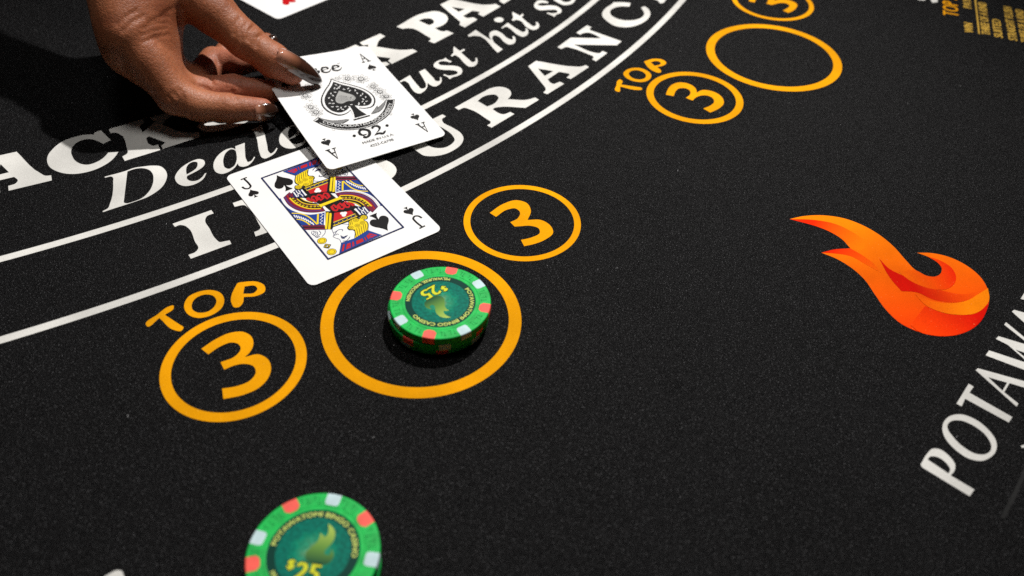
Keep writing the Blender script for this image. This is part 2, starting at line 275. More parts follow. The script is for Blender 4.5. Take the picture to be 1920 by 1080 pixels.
 "pP": ["142.73,158.00! 146.79,162.89 149.24,164.86 151.89,164.74 154.15,162.22 155.10,158.64 153.54,155.51 151.96,154.17! 158.12,149.03! 155.36,146.23! 142.98,156.74!", "146.13,160.24! 147.61,161.36 149.79,161.21 152.04,158.74 152.43,156.72 151.38,154.99!"],
 "pO": ["157.09,176.46 161.28,179.80 165.66,180.32 169.55,178.26 172.52,173.95 173.36,169.08 171.85,165.25 168.30,161.91 164.62,160.42 160.48,161.25 156.92,165.00 155.25,169.20 155.44,173.03", "158.14,174.84 160.25,176.91 163.66,177.38 167.53,175.35 170.25,171.63 170.63,167.32 169.55,165.13 166.64,163.40 164.01,163.52 160.53,166.25 158.42,170.45 157.78,173.16"],
 "pT": ["164.84,185.19! 172.91,194.91! 174.55,193.47! 171.80,190.61! 183.55,180.15! 181.07,177.47! 168.98,187.47! 166.47,183.82!"],
 "pA": ["178.11,201.60! 179.48,202.84! 196.50,196.89! 194.29,193.78! 188.93,195.90! 185.15,191.49! 188.37,186.46! 186.87,184.92!", "181.83,198.35! 187.90,196.13! 184.72,192.30!"],
 "pW": ["184.95,209.39! 187.45,212.27! 200.86,206.13! 195.96,215.53! 192.43,218.43! 194.27,220.12! 205.28,215.46! 198.94,226.47! 200.52,228.00! 209.11,211.40! 207.09,208.88! 198.28,213.21! 205.27,200.54! 203.82,199.31!"],
 "pA2": ["205.16,234.10! 206.67,235.40! 224.60,228.67! 222.01,225.08! 216.40,227.53! 212.04,222.44! 215.16,216.66! 213.44,214.89!", "208.94,230.35! 215.31,227.79! 211.63,223.37!"],
 "pT2": ["211.94,241.87! 215.68,246.43! 224.68,256.34! 226.32,254.26! 221.49,248.92! 231.78,236.40! 229.34,233.24! 218.20,245.88! 214.45,241.13!"],
 "bl": ["-117.34,105.79! -114.02,107.94 -112.79,107.67! -110.55,104.62! -112.93,98.06!"],
 "tk": ["181.33,167.61! 183.54,168.40! 183.44,167.28! 181.34,166.73!"],
 "t1": ["260.30,525.28! 266.91,525.93! 264.83,521.81! 260.71,522.18!"],
 "t3": ["269.49,526.19! 275.01,526.73! 272.79,520.25! 268.87,519.09!"]}, "yellow": {"3a": ["-115.73,195.22! -111.83,200.20 -107.39,203.70 -102.78,204.62 -98.91,202.58 -96.99,198.68 -97.55,193.94 -98.56,192.18! -93.94,193.76 -89.87,191.68 -87.59,187.63 -87.59,182.42 -89.92,177.93 -94.23,174.84 -100.93,172.49! -102.69,177.07! -97.52,178.59 -93.66,181.35 -92.61,185.10 -94.23,188.00 -97.99,188.92 -101.24,187.98 -104.42,185.77! -106.74,189.18! -102.38,192.11 -101.09,196.07 -102.60,198.35 -105.47,198.98 -108.57,197.21 -112.30,192.69!"],
 "3b": ["-11.56,282.44! -5.78,289.22 0.25,292.41 4.90,290.78 7.02,285.32 5.62,278.64! 11.62,279.05 16.11,275.06 17.08,270.60 13.65,265.92 8.81,262.68 4.49,260.94! 2.95,264.91! 7.78,267.00 11.18,270.20 10.67,273.17 6.69,274.72 2.73,274.15 -0.03,273.66! -2.10,276.57! 1.11,279.41 1.99,284.18 -0.09,286.41 -3.61,285.37 -8.62,279.83!"],
 "To": ["-129.27,217.50 -128.91,221.91 -125.99,224.77 -121.31,226.14 -117.12,224.87 -114.44,221.04 -114.15,216.70 -116.71,212.69 -121.67,210.70 -125.83,212.14", "-126.32,217.68 -125.85,221.22 -123.05,223.43 -119.81,223.19 -117.54,220.85 -117.16,217.38 -119.04,214.25 -122.21,213.46 -124.91,214.75"],
 "Tp": ["-111.70,230.66 -109.36,231.54 -103.64,231.90 -100.58,229.99 -99.70,226.42 -102.27,224.02 -107.11,223.09! -106.73,219.33 -107.50,217.54 -109.28,217.17 -110.63,218.65 -111.96,229.27", "-108.37,229.04! -104.34,229.57 -102.98,228.02 -103.66,225.72 -107.89,224.83!"],
 "Tt": ["-140.64,206.46 -139.41,205.05 -136.47,209.80! -128.01,203.69 -126.15,203.55 -125.67,205.46 -127.49,206.76! -134.92,211.58! -132.69,215.13 -133.43,216.81 -134.63,216.30 -137.94,211.40"],
 "g2_3a": ["79.39,389.93! 81.26,396.01 84.18,400.88 88.16,403.41 92.54,402.88 95.73,399.91 96.92,395.26 96.60,393.24! 100.37,396.39 104.93,395.90 108.53,392.92 110.39,388.03 109.83,382.98 106.89,378.53 101.45,373.92! 98.15,377.59! 102.46,380.86 105.09,384.84 104.73,388.74 102.16,390.88 98.31,390.40 95.59,388.34 93.41,385.12! 90.00,387.49! 93.04,391.81 92.83,395.99 90.59,397.59 87.67,397.15 85.40,394.37 83.52,388.79!"],
 "g2_3b": ["145.83,509.21! 148.81,517.65 153.33,522.80 158.28,522.95 162.24,518.59 163.32,511.82! 168.80,514.36 174.45,512.22 176.96,508.38 175.42,502.76 172.05,497.98 168.62,494.80! 165.74,497.97! 169.53,501.67 171.57,505.89 170.02,508.49 165.73,508.52 162.22,506.56 159.81,505.11! 156.81,507.09! 158.80,510.92 157.92,515.70 155.16,517.06 152.24,514.82 149.52,507.81!"],
 "g2_To": ["58.68,405.98 57.44,410.25 59.15,413.97 63.05,416.94 67.43,417.26 71.32,414.63 73.16,410.66 72.19,405.98 68.25,402.32 63.84,402.18", "61.38,407.21 60.56,410.70 62.39,413.78 65.52,414.72 68.48,413.34 70.09,410.22 69.45,406.61 66.76,404.72 63.76,404.96"],
 "g2_Tp": ["70.44,424.64 72.32,426.31 77.56,428.70 81.12,428.00 83.24,424.97 81.68,421.79 77.47,419.19! 79.18,415.79 79.10,413.84 77.56,412.85 75.76,413.76 70.70,423.24", "74.15,424.31! 77.75,426.26 79.58,425.29 79.76,422.89 76.12,420.54!"],
 "g2_Tt": ["51.97,391.53 53.63,390.65 54.69,396.17! 64.82,393.46 66.62,394.01 66.38,395.98 64.21,396.54! 55.51,398.40! 56.33,402.53 55.03,403.84 54.08,402.93 52.74,397.14"]}, "flame": {"base": "125.31,287.51! 132.34,290.11 142.17,291.32 151.28,289.62 158.82,284.91 164.41,278.64 168.21,271.43 170.79,262.92 173.25,256.54 176.71,253.55 179.73,253.10 183.35,255.34 184.99,259.15 184.17,262.38 181.68,265.54 177.33,268.14! 183.60,268.36 190.16,266.58 196.19,261.75 199.92,254.58 200.32,247.41 198.32,240.30 194.90,234.14 189.53,227.20 182.80,221.97 175.88,219.18 168.61,218.59 162.72,220.37 156.90,224.42 153.07,231.58 150.87,240.80 148.98,249.51 145.20,256.58 140.17,261.87 134.55,265.32! 141.04,267.87 148.22,269.13! 146.12,274.90 142.01,279.66 136.20,283.36 130.64,285.58", "tongue": "125.31,287.51! 137.20,287.59 145.49,285.55 151.12,281.30 155.80,274.06 152.01,267.44 148.22,269.13! 146.12,274.90 142.01,279.66 136.20,283.36 130.64,285.58", "side": "134.55,265.32! 141.04,267.87 148.19,269.03! 152.52,264.59 156.14,259.15 157.48,253.87! 152.23,258.89 147.12,263.75 139.71,265.18", "curl": "181.15,265.89! 185.89,263.63 189.09,259.88 189.39,253.90 186.25,248.30 181.46,245.34 174.76,245.80 168.57,249.86 165.15,255.09! 173.21,256.44 176.68,253.45 179.70,253.01 183.42,255.35 185.05,259.15 184.17,262.38", "crescent": "159.22,263.12! 161.83,256.72 166.87,252.46 172.81,247.45 178.91,245.18 187.49,243.09 193.54,244.34 199.07,248.22! 195.12,243.56 188.57,239.26 181.34,237.96 174.41,239.24 169.43,242.83 162.75,243.28! 160.51,250.25", "band": "167.88,241.86! 173.49,238.33 180.50,237.31 188.57,239.26 195.12,243.56 200.58,247.42! 198.32,240.30 193.67,234.91 188.19,231.65 181.85,230.84 176.12,231.74 170.60,235.17", "foot": "169.98,235.13! 176.03,231.48 182.40,230.71 188.81,231.68 194.62,235.81 197.91,239.41! 194.90,234.14 189.53,227.20 182.80,221.97 175.88,219.18 168.61,218.59 162.72,220.37 160.28,223.82!"}}
ZP = 0.04
felt = mesh_obj('table_felt', [(-900, -250, 0), (900, -250, 0), (900, 1300, 0), (-900, 1300, 0), (-900, -250, -6), (900, -250, -6), (900, 1300, -6), (-900, 1300, -6)],
                [(0, 1, 2, 3), (7, 6, 5, 4), (0, 4, 5, 1), (1, 5, 6, 2), (2, 6, 7, 3), (3, 7, 4, 0)], M_FELT)
felt['kind'] = 'structure'
def inset(lp, d):
    ar = sum(lp[i-1][0]*lp[i][1]-lp[i][0]*lp[i-1][1] for i in range(len(lp))); sg = 1 if ar > 0 else -1; out = []
    for i in range(len(lp)):
        a_, b_ = np.array(lp[i-1]), np.array(lp[(i+1) % len(lp)]); t_ = b_-a_; t_ = t_/(np.linalg.norm(t_)+1e-9)
        out.append((lp[i][0]-t_[1]*d*sg, lp[i][1]+t_[0]*d*sg))
    return out
for k, loops in FELT['white'].items():
    lp_ = [spline(l) for l in loops]
    if k[0] == 'p' and k != 'p': lp_ = [inset(l, .14 if i == 0 else -.14) for i, l in enumerate(lp_)]
    flat('printed_letter', fill2d(lp_), ZP, M_WHITE, felt)
for k, loops in FELT['yellow'].items():
    flat('printed_numeral' if '3' in k else 'printed_letter', fill2d([spline(l) for l in loops]), ZP, M_YELLOW, felt)
CX, CY = (-541.00, 818.80)
for r0, r1 in [(665.0, 668.9), (713.1, 717.0)]:
    flat('printed_line', ring2d(CX, CY, r0, r1, -78, 10, 160), ZP, M_WHITE, felt)
for cx, cy, r0, r1 in [(-34.96, 215.81, 34.3, 39.3), (147.8, 438.27, 34.3, 39.3), (-101.53, 188.84, 22.35, 26.3), (95.01, 389.04, 22.35, 26.3), (3.28, 277.61, 23.3, 26.3), (161.49, 510.01, 23.3, 26.3)]:
    flat('printed_ring', ring2d(cx, cy, r0, r1), ZP, M_YELLOW, felt)
flat('printed_line', ribbon([(163.3, 138.6), (171, 147.8), (186, 166.6)], 1.3), ZP, M_GREYP, felt)
# flame emblem: overlapping printed tongues
def px(s, i): q = decode(s)[i]; return q[:2]
O1, O2, R1, R2 = (.98, .235, .001, 1), (.98, .145, .001, 1), (.86, .022, .001, 1), (.72, .006, .001, 1)
fb = FELT['flame']
fl_pts = decode(fb['base'])
FT, FB_ = fl_pts[0][:2], fl_pts[26][:2]
G0, G1, CA, CB = np.array(fl_pts[3][:2]), np.array(fl_pts[27][:2]), np.array((.98, .24, .001, 1)), np.array((.95, .05, .001, 1))
def base_col(q):
    k = float(np.clip(((np.array(q)-G0) @ (G1-G0))/((G1-G0) @ (G1-G0)), 0, 1)); return tuple(CA*(1-k)+CB*k)
def gr(name, i, j, c0=None, c1=None):
    a_, b_ = px(fb[name], i), px(fb[name], j); return (a_, b_, c0 or base_col(a_), c1 or base_col(b_))
grads = dict(base=(tuple(G0), tuple(G1), tuple(CA), tuple(CB)), tongue=gr('tongue', 1, 4, R1), side=gr('side', 1, 5, R1), curl=gr('curl', 3, 8, R1),
             crescent=gr('crescent', 12, 7, R2), band=gr('band', 0, 3, None, O1), foot=gr('foot', 12, 3, None, R2))
emb = flat('printed_flame', fill2d([spline(fb['base'])]), ZP, cloth('flame_orange', O1, O1, (1, .4, .1, 1), .75, .9, .06, .3, grads['base']), felt)
for i, k in enumerate(('tongue', 'side', 'crescent', 'curl', 'band', 'foot')):
    flat('flame_tongue', fill2d([spline(fb[k])]), ZP+.02*(i+1), cloth('flame_'+k, O1, O1, (1, .35, .1, 1), .75, .9, .06, .3, grads[k]), emb)
# pay table, top right
ANG = 72
def pay(text, cap, length, x, y, mat):
    # words set upright along the pay table, squeezed to the printed length
    V, F = glyph_run(text, 1.0); w = max(q[0] for q in V); h_ = .729
    V2 = [(vx/w*length+.16*vy/h_*cap*0, vy/h_*cap) for vx, vy in V]; W2, F2 = [], []
    for i, d_ in enumerate((-.22, 0, .22)):
        k = len(W2); W2 += [(vx+d_, vy) for vx, vy in V2]; F2 += [tuple(a+k for a in f) for f in F]
    o = flat('printed_text', (place2d(W2, x, y, 1, 1, ANG), F2), ZP, mat, felt)
    for i, v in enumerate(o.data.vertices): v.co.z += .000002*(i//len(V))
    o['kind'] = 'stuff'
pay('TOP', 10.0, 22.0, 279.2, 499.4, M_YELLOW); pay('3', 10.0, 6.5, 287.2, 524.0, M_YELLOW)
pay('WIN', 5.4, 13.5, 280.8, 478.3, M_DIMY); pay('PAYS', 5.4, 18, 292.3, 512.2, M_DIMY)
flat('printed_line', (place2d([(0, -.45), (150, -.45), (150, .45), (0, .45)], 284.2, 477.7, 1, 1, ANG), [(0, 1, 2, 3)]), ZP, M_DIMY, felt)
for t_, L_, x_, y_ in (('THREE OF A KIND', 47.7, 290.7, 476.4), ('SUITED', 26, 297.3, 473.3), ('STRAIGHT FLUSH', 49, 305.1, 470.4), ('THREE OF A KIND', 47.7, 311.9, 468.2), ('STRAIGHT', 30, 319.5, 465.6), ('FLUSH', 20, 327, 463)):
    pay(t_, 5.3, L_, x_, y_, M_DIMY)
# lint caught on the nap
rl = random.Random(5); V_, F_ = [], []
for i in range(70):
    x, y = rl.uniform(-300, 330), rl.uniform(90, 560); L_ = rl.uniform(.25, 1.3); a_ = rl.uniform(0, 6.28); bnd = rl.uniform(-.9, .9); k = len(V_); w_ = rl.uniform(.035, .075)
    for s_ in (0, .33, .66, 1):
        ang_ = a_+bnd*s_; qx, qy = x+L_*s_*math.cos(ang_), y+L_*s_*math.sin(ang_); nx, ny = -math.sin(ang_)*w_, math.cos(ang_)*w_
        V_ += [(qx+nx, qy+ny, .10+.12*s_), (qx-nx, qy-ny, .10+.12*s_)]
    F_ += [(k+2*j+1, k+2*j, k+2*j+2, k+2*j+3) for j in range(3)]
lint = mesh_obj('lint', V_, F_, gloss('lint_fibre', (.35, .35, .36, 1), .8), felt); lint['kind'] = 'stuff'

# ------------------------------------------------------------------ playing cards
ART = {"J": [["f", "blue", "-18.00,15.33! -17.84,-7.40! -9.54,-12.98! -4.66,-4.77! -11.58,-2.22 -15.33,2.33 -17.39,8.43 -17.06,14.52!"],
 ["f", "maroon", "-16.10,14.81! -12.11,16.97! -11.27,11.62 -9.79,7.00 -6.64,3.10 -4.51,-0.11! -4.85,-4.47! -8.64,-3.00 -12.09,-0.53 -14.90,3.23 -16.43,8.39"],
 ["s", "white", 0.75, 0, "-17.07,14.71 -17.51,10.30 -16.84,5.40 -14.65,1.00 -11.39,-2.51 -4.80,-4.85"],
 ["s", "blue", 0.35, 0, "-15.25,14.85 -15.72,10.62 -14.80,5.53 -12.40,1.56 -9.42,-1.19 -5.86,-2.79"],
 ["s", "red", 0.3, 0, "-13.95,15.52 -14.43,11.27 -13.66,6.56 -11.86,2.68 -8.71,-0.42 -5.59,-2.26"],
 ["s", "black", 1.9, 0, "-12.90,12.39 -12.94,8.78 -11.68,5.13 -9.22,1.94 -5.17,-0.75"],
 ["s", "yellow", 0.6, 0, "-13.87,13.03 -13.60,8.79 -12.26,4.62 -9.93,1.17 -5.64,-1.69"],
 ["d", "yellow", 0.55, "-12.87,11.76"],
 ["d", "black", 0.28, "-12.87,11.76"],
 ["d", "yellow", 0.55, "-12.85,9.81"],
 ["d", "black", 0.28, "-12.85,9.81"],
 ["d", "yellow", 0.55, "-12.56,8.05"],
 ["d", "black", 0.28, "-12.56,8.05"],
 ["d", "yellow", 0.55, "-12.07,6.28"],
 ["d", "black", 0.28, "-12.07,6.28"],
 ["d", "yellow", 0.55, "-11.24,4.66"],
 ["d", "black", 0.28, "-11.24,4.66"],
 ["d", "yellow", 0.55, "-10.14,3.15"],
 ["d", "black", 0.28, "-10.14,3.15"],
 ["d", "yellow", 0.55, "-8.67,2.05"],
 ["d", "black", 0.28, "-8.67,2.05"],
 ["d", "yellow", 0.55, "-7.20,1.14"],
 ["d", "black", 0.28, "-7.20,1.14"],
 ["d", "yellow", 0.55, "-5.79,0.38"],
 ["d", "black", 0.28, "-5.79,0.38"],
 ["s", "black", 1.2, 0, "-10.76,11.28 -9.93,7.39 -8.05,4.34 -5.48,2.03"],
 ["s", "yellow", 0.45, 0, "-11.41,10.61 -10.60,6.69 -8.61,3.87 -5.83,1.67"],
 ["s", "yellow", 0.4, 0, "-9.84,10.38 -9.01,7.21 -6.74,4.26"],
 ["s", "yellow", 0.8, 0, "-8.44,-4.48! -11.74,-10.60!"],
 ["s", "yellow", 0.62, 0, "-17.84,2.54 -14.96,0.33 -13.15,-2.74 -12.26,-6.98 -12.00,-10.59"],
 ["s", "yellow", 0.6, 0, "-18.24,-2.11 -16.56,-3.70 -15.26,-6.41 -14.74,-9.38"],
 ["s", "white", 0.5, 0, "-17.55,0.95! -17.74,-1.12!"],
 ["s", "white", 0.5, 0, "-16.84,0.12! -17.04,-1.95!"],
 ["s", "white", 0.5, 0, "-16.18,-0.80! -16.38,-2.87!"],
 ["s", "white", 0.5, 0, "-15.56,-1.82! -15.76,-3.88!"],
 ["s", "white", 0.5, 0, "-14.99,-2.94! -15.19,-4.99!"],
 ["s", "white", 0.5, 0, "-14.46,-4.14! -14.67,-6.19!"],
 ["s", "white", 0.5, 0, "-13.99,-5.44! -14.20,-7.49!"],
 ["s", "white", 0.5, 0, "-13.56,-6.84! -13.77,-8.87!"],
 ["s", "white", 0.5, 0, "-13.18,-8.32! -13.39,-10.34!"],
 ["s", "white", 0.35, 0, "-7.26,-4.92! -6.67,-6.08! -8.32,-6.72! -7.78,-7.96! -9.43,-8.59! -8.88,-9.82! -10.52,-10.45! -10.08,-11.88!"],
 ["s", "white", 0.6, 0, "-5.15,-5.15! -9.57,-12.85!"],
 ["f", "blackb", "-4.84,-4.56! -1.49,-6.70! -6.88,-16.13! -8.06,-17.38! -10.68,-15.75!"],
 ["s", "yellow", 1.0, 0, "-4.52,-5.86! -10.24,-15.68!"],
 ["s", "yellow", 1.0, 0, "-3.54,-6.99! -9.19,-16.58!"],
 ["f", "blackb", "-2.98,-6.41! 5.97,-8.30! 7.02,-16.17! 5.16,-17.04! -6.97,-16.30!"],
 ["f", "red", "-2.14,-7.69! 4.95,-9.16! 4.81,-13.17! -5.34,-13.13!"],
 ["f", "navy", "-5.69,-13.81! 5.30,-13.69! 5.16,-15.30! -6.40,-15.18!"],
 ["s", "yellow", 0.45, 0, "-5.52,-13.47! 5.28,-13.48!"],
 ["s", "yellow", 0.45, 0, "-6.70,-15.57! 5.24,-15.45!"],
 ["f", "yellow", "-5.96,-14.65! -5.27,-14.56! -5.44,-15.09! -6.09,-15.11!"],
 ["f", "yellow", "-3.88,-14.57! -3.18,-14.48! -3.35,-15.02! -4.01,-15.04!"],
 ["f", "yellow", "-1.78,-14.50! -1.08,-14.41! -1.25,-14.94! -1.91,-14.96!"],
 ["f", "yellow", "0.33,-14.42! 1.04,-14.33! 0.86,-14.87! 0.20,-14.89!"],
 ["f", "yellow", "2.46,-14.34! 3.17,-14.25! 2.99,-14.79! 2.32,-14.81!"],
 ["f", "yellow", "4.60,-14.27! 5.32,-14.18! 5.14,-14.72! 4.46,-14.74!"],
 ["d", "white", 0.95, "0.63,-10.01"],
 ["d", "white", 0.95, "1.74,-10.51"],
 ["d", "white", 0.95, "0.60,-11.64"],
 ["s", "white", 0.5, 0, "0.96,-10.70! 1.59,-11.83!"],
 ["f", "navy", "6.99,-8.49! 13.21,-12.62! 13.36,-14.65! 9.06,-17.05! 6.62,-15.89!"],
 ["s", "white", 0.75, 0, "7.02,-9.48! 6.90,-15.37!"],
 ["s", "white", 0.6, 0, "10.83,-11.53! 10.64,-15.82!"],
 ["s", "white", 0.4, 0, "8.47,-10.44 8.52,-12.40 9.37,-13.93 9.24,-16.22"],
 ["s", "white", 0.4, 0, "10.12,-11.54 9.56,-13.33 8.36,-13.73 8.32,-15.84"],
 ["f", "maroon", "12.18,-12.42! 13.76,-13.95! 11.15,-15.82!"],
 ["f", "maroon", "-17.73,-7.47! -9.46,-12.93! -10.64,-15.78! -18.00,-11.00!"],
 ["s", "black", 0.75, 0, "-17.83,-9.03! -10.06,-14.27!"],
 ["s", "navy", 0.22, 0, "-8.10,-16.68 -8.71,-19.42 -9.10,-20.95 -9.90,-21.75 -9.23,-23.76 -8.60,-24.84 -9.02,-27.42"],
 ["s", "navy", 0.3, 0, "-9.34,-21.68 -8.00,-20.36 -6.34,-19.22 -5.09,-19.38 -4.43,-20.28 -5.06,-20.76"],
 ["s", "navy", 0.28, 0, "-8.61,-19.49 -7.88,-19.62 -6.95,-19.35"],
 ["s", "navy", 0.28, 0, "-8.68,-21.68 -7.67,-21.25 -7.43,-22.08"],
 ["f", "navy", "-6.70,-23.47 -6.99,-25.05 -5.84,-25.39 -4.17,-24.51! -5.32,-24.40 -6.37,-24.36"],
 ["s", "navy", 0.3, 0, "-6.76,-22.98 -7.27,-25.08 -6.35,-25.84"],
 ["s", "navy", 0.32, 0, "-7.92,-26.72 -6.64,-27.41 -4.01,-25.96"],
 ["s", "navy", 0.2, 0, "-7.45,-16.20 -3.61,-16.04 -0.59,-18.53"],
 ["s", "navy", 0.26, 0, "-15.74,-13.56 -16.41,-14.23 -16.65,-15.40 -16.26,-17.00"],
 ["s", "navy", 0.26, 0, "-15.37,-13.58 -15.47,-14.86 -16.62,-15.87"],
 ["s", "navy", 0.26, 0, "-14.86,-14.15 -15.04,-15.82 -16.46,-16.86"],
 ["s", "navy", 0.26, 0, "-14.26,-14.78 -14.62,-16.55 -16.12,-17.76"],
 ["s", "navy", 0.26, 0, "-13.22,-14.80 -13.54,-17.28 -14.74,-17.58 -15.88,-18.58"],
 ["s", "navy", 0.26, 0, "-16.26,-17.00 -15.98,-18.52 -14.50,-18.41"],
 ["s", "navy", 0.25, 0, "-10.68,-15.75 -11.77,-17.81 -13.98,-19.20"],
 ["d", "black", 2.1, "-15.15,-21.63"],
 ["d", "yellow", 1.85, "-15.15,-21.63"],
 ["d", "black", 1.35, "-15.15,-21.63"],
 ["d", "yellow", 1.15, "-15.15,-21.63"],
 ["d", "black", 2.1, "-14.98,-30.27"],
 ["d", "yellow", 1.85, "-14.98,-30.27"],
 ["d", "black", 1.35, "-14.98,-30.27"],
 ["d", "yellow", 1.15, "-14.98,-30.27"],
 ["f", "black", "-16.61,-25.73! -14.88,-24.09! -13.01,-26.02! -14.92,-27.74! -15.99,-26.79!"],
 ["f", "yellow", "-16.24,-25.76! -14.91,-24.50! -13.53,-26.01! -14.87,-27.22!"],
 ["f", "black", "-15.79,-25.64! -14.92,-24.93! -14.06,-26.04! -14.93,-27.00!"],
 ["f", "white", "-15.28,-25.90! -14.83,-25.51! -14.54,-26.06! -14.95,-26.47!"],
 ["f", "black", "-3.10,-28.36! -0.91,-22.79 -2.24,-21.89 -2.09,-19.81 -1.01,-19.07! 0.43,-16.21! 3.03,-15.85 4.42,-15.84 5.17,-17.28 6.42,-16.00 8.02,-15.88 9.04,-17.99 7.83,-19.77 6.63,-19.43 7.09,-21.37 4.46,-26.96!"],
 ["f", "yellow", "-2.72,-28.17! -0.57,-22.66 -1.87,-21.69 -1.85,-19.98 -0.94,-19.44! 0.48,-16.61! 2.85,-16.20 4.23,-16.19 5.06,-17.82 6.43,-16.34 7.81,-16.26 8.70,-17.95 7.68,-19.43 6.32,-19.22 6.77,-21.29 4.31,-26.63!"],
 ["s", "black", 0.24, 0, "-1.98,-28.09! -0.08,-22.76!"],
 ["s", "black", 0.24, 0, "-1.01,-27.99! 0.95,-22.77!"],
 ["s", "black", 0.24, 0, "0.11,-27.81! 2.11,-22.64!"],
 ["s", "black", 0.24, 0, "1.29,-27.54! 3.28,-22.51!"],
 ["s", "black", 0.24, 0, "2.48,-27.21! 4.64,-22.04!"],
 ["s", "black", 0.24, 0, "3.50,-27.00! 5.53,-22.18!"],
 ["s", "black", 0.24, 0, "-0.07,-19.34! 0.90,-16.76!"],
 ["s", "black", 0.24, 0, "0.71,-19.41! 1.78,-16.65!"],
 ["d", "black", 1.18, "-0.88,-20.86"],
 ["d", "yellow", 1.0, "-0.88,-20.86"],
 ["d", "black", 0.62, "-0.88,-20.86"],
 ["d", "yellow", 0.42, "-0.88,-20.86"],
 ["d", "black", 0.16, "-0.88,-20.86"],
 ["d", "black", 1.28, "3.45,-17.63"],
 ["d", "yellow", 1.1, "3.45,-17.63"],
 ["d", "black", 0.682, "3.45,-17.63"],
 ["d", "yellow", 0.462, "3.45,-17.63"],
 ["d", "black", 0.17600000000000002, "3.45,-17.63"],
 ["d", "black", 1.18, "2.19,-21.23"],
 ["d", "yellow", 1.0, "2.19,-21.23"],
 ["d", "black", 0.62, "2.19,-21.23"],
 ["d", "yellow", 0.42, "2.19,-21.23"],
 ["d", "black", 0.16, "2.19,-21.23"],
 ["d", "black", 1.28, "7.11,-17.64"],
 ["d", "yellow", 1.1, "7.11,-17.64"],
 ["d", "black", 0.682, "7.11,-17.64"],
 ["d", "yellow", 0.462, "7.11,-17.64"],
 ["d", "black", 0.17600000000000002, "7.11,-17.64"],
 ["d", "black", 1.13, "4.89,-20.82"],
 ["d", "yellow", 0.95, "4.89,-20.82"],
 ["d", "black", 0.589, "4.89,-20.82"],
 ["d", "yellow", 0.39899999999999997, "4.89,-20.82"],
 ["d", "black", 0.152, "4.89,-20.82"],
 ["f", "blue", "-12.90,-33.10! -9.02,-27.55! -2.76,-28.14! 4.35,-26.56! 7.93,-32.70!"],
 ["f", "red", "-11.60,-32.59! -8.91,-28.81! -7.97,-28.92! -10.45,-32.64!"],
 ["f", "red", "-9.51,-32.43! -7.32,-29.45! -5.63,-29.60! -6.85,-32.38!"],
 ["f", "red", "-6.41,-32.34! -4.87,-29.58! -4.15,-29.63! -4.97,-32.23!"],
 ["f", "red", "-4.09,-32.09! -3.23,-29.90! 0.07,-29.97! -0.55,-32.08!"],
 ["f", "red", "0.31,-32.00! 0.66,-30.02! 1.33,-29.80! 0.94,-31.98!"],
 ["f", "red", "1.70,-31.83! 1.93,-29.54! 4.05,-28.58! 6.34,-31.85!"],
 ["s", "blue", 0.3, 0, "-7.87,-31.47! -4.87,-31.55!"],
 ["s", "blue", 0.3, 0, "3.14,-29.23! 5.27,-31.80!"],
 ["s", "blue", 0.3, 0, "2.36,-31.62! 4.73,-30.31!"],
 ["f", "blackb", "-8.71,9.93! -6.13,10.38 2.70,7.37! 3.46,0.38! -4.68,0.91! -5.42,3.51"],
 ["f", "red", "-6.22,7.26 -4.66,8.50 -3.59,7.36 -3.67,4.17! -5.90,3.22!"],
 ["d", "black", 0.62, "-5.05,6.67"],
 ["s", "black", 0.5, 0, "-4.88,6.67! -5.07,4.36!"],
 ["f", "red", "-3.67,6.92 -2.09,8.16 -1.01,7.02 -1.11,3.82! -3.36,2.87!"],
 ["d", "black", 0.62, "-2.49,6.33"],
 ["s", "black", 0.5, 0, "-2.32,6.33! -2.52,4.02!"],
 ["f", "red", "-0.79,6.37 0.81,7.62 1.89,6.47 1.78,3.26! -0.49,2.32!"],
 ["d", "black", 0.62, "0.40,5.78"],
 ["s", "black", 0.5, 0, "0.58,5.79! 0.36,3.46!"],
 ["f", "red", "-8.05,8.16 -6.77,8.35 -6.57,6.69 -6.19,4.01! -7.24,5.31"],
 ["s", "black", 0.85, 0, "-26.75,37.88! -23.72,38.08!"],
 ["s", "black", 0.95, 0, "-25.24,37.91! -24.79,32.44 -24.96,30.80 -26.44,29.77 -27.86,30.70 -28.30,32.60"]], "A": [["f", "black", "-22.76,-6.56! -19.31,-4.92! -16.52,-9.48 -11.55,-14.32 -6.11,-17.23 0.23,-18.39 6.61,-16.99 12.58,-13.07 18.47,-5.51! 22.40,-6.76! 17.88,-13.26 11.56,-18.56 4.89,-21.29 -2.48,-22.16 -8.75,-20.99 -14.15,-18.09 -19.30,-12.84"],
 ["f", "cardw", "-22.35,-6.76! -19.53,-5.69! -20.29,-6.64! -22.26,-7.30!"],
 ["f", "grey", "-19.06,-5.76! -14.29,-10.16 -6.52,-12.70! -10.58,-14.06! -15.46,-11.78 -18.12,-8.37"],
 ["s", "black", 0.25, 0, "-19.35,-5.48 -14.29,-10.16 -6.34,-12.78 -10.72,-14.35"],
 ["f", "grey", "5.96,-12.99! 11.53,-8.06! 11.28,-9.46! 17.76,-5.57! 15.81,-8.51 11.13,-12.40!"],
 ["s", "black", 0.25, 0, "5.72,-13.03! 11.67,-7.97! 10.37,-10.55! 18.11,-5.34! 13.15,-11.08 9.95,-12.98 5.90,-13.11"],
 ["s", "cardw", 0.3, 0, "-20.65,-9.34 -16.32,-15.51 -10.64,-19.60 -4.72,-21.46 2.24,-21.36 9.17,-18.91 15.84,-14.58 21.45,-7.26"],
 ["f", "black", "-3.17,-22.69 -1.10,-24.59 -1.51,-27.59 -3.56,-29.57 -5.79,-29.77 -6.54,-28.71 -5.78,-28.03 -4.83,-28.69 -3.04,-27.22 -2.40,-25.05 -3.54,-23.44"],
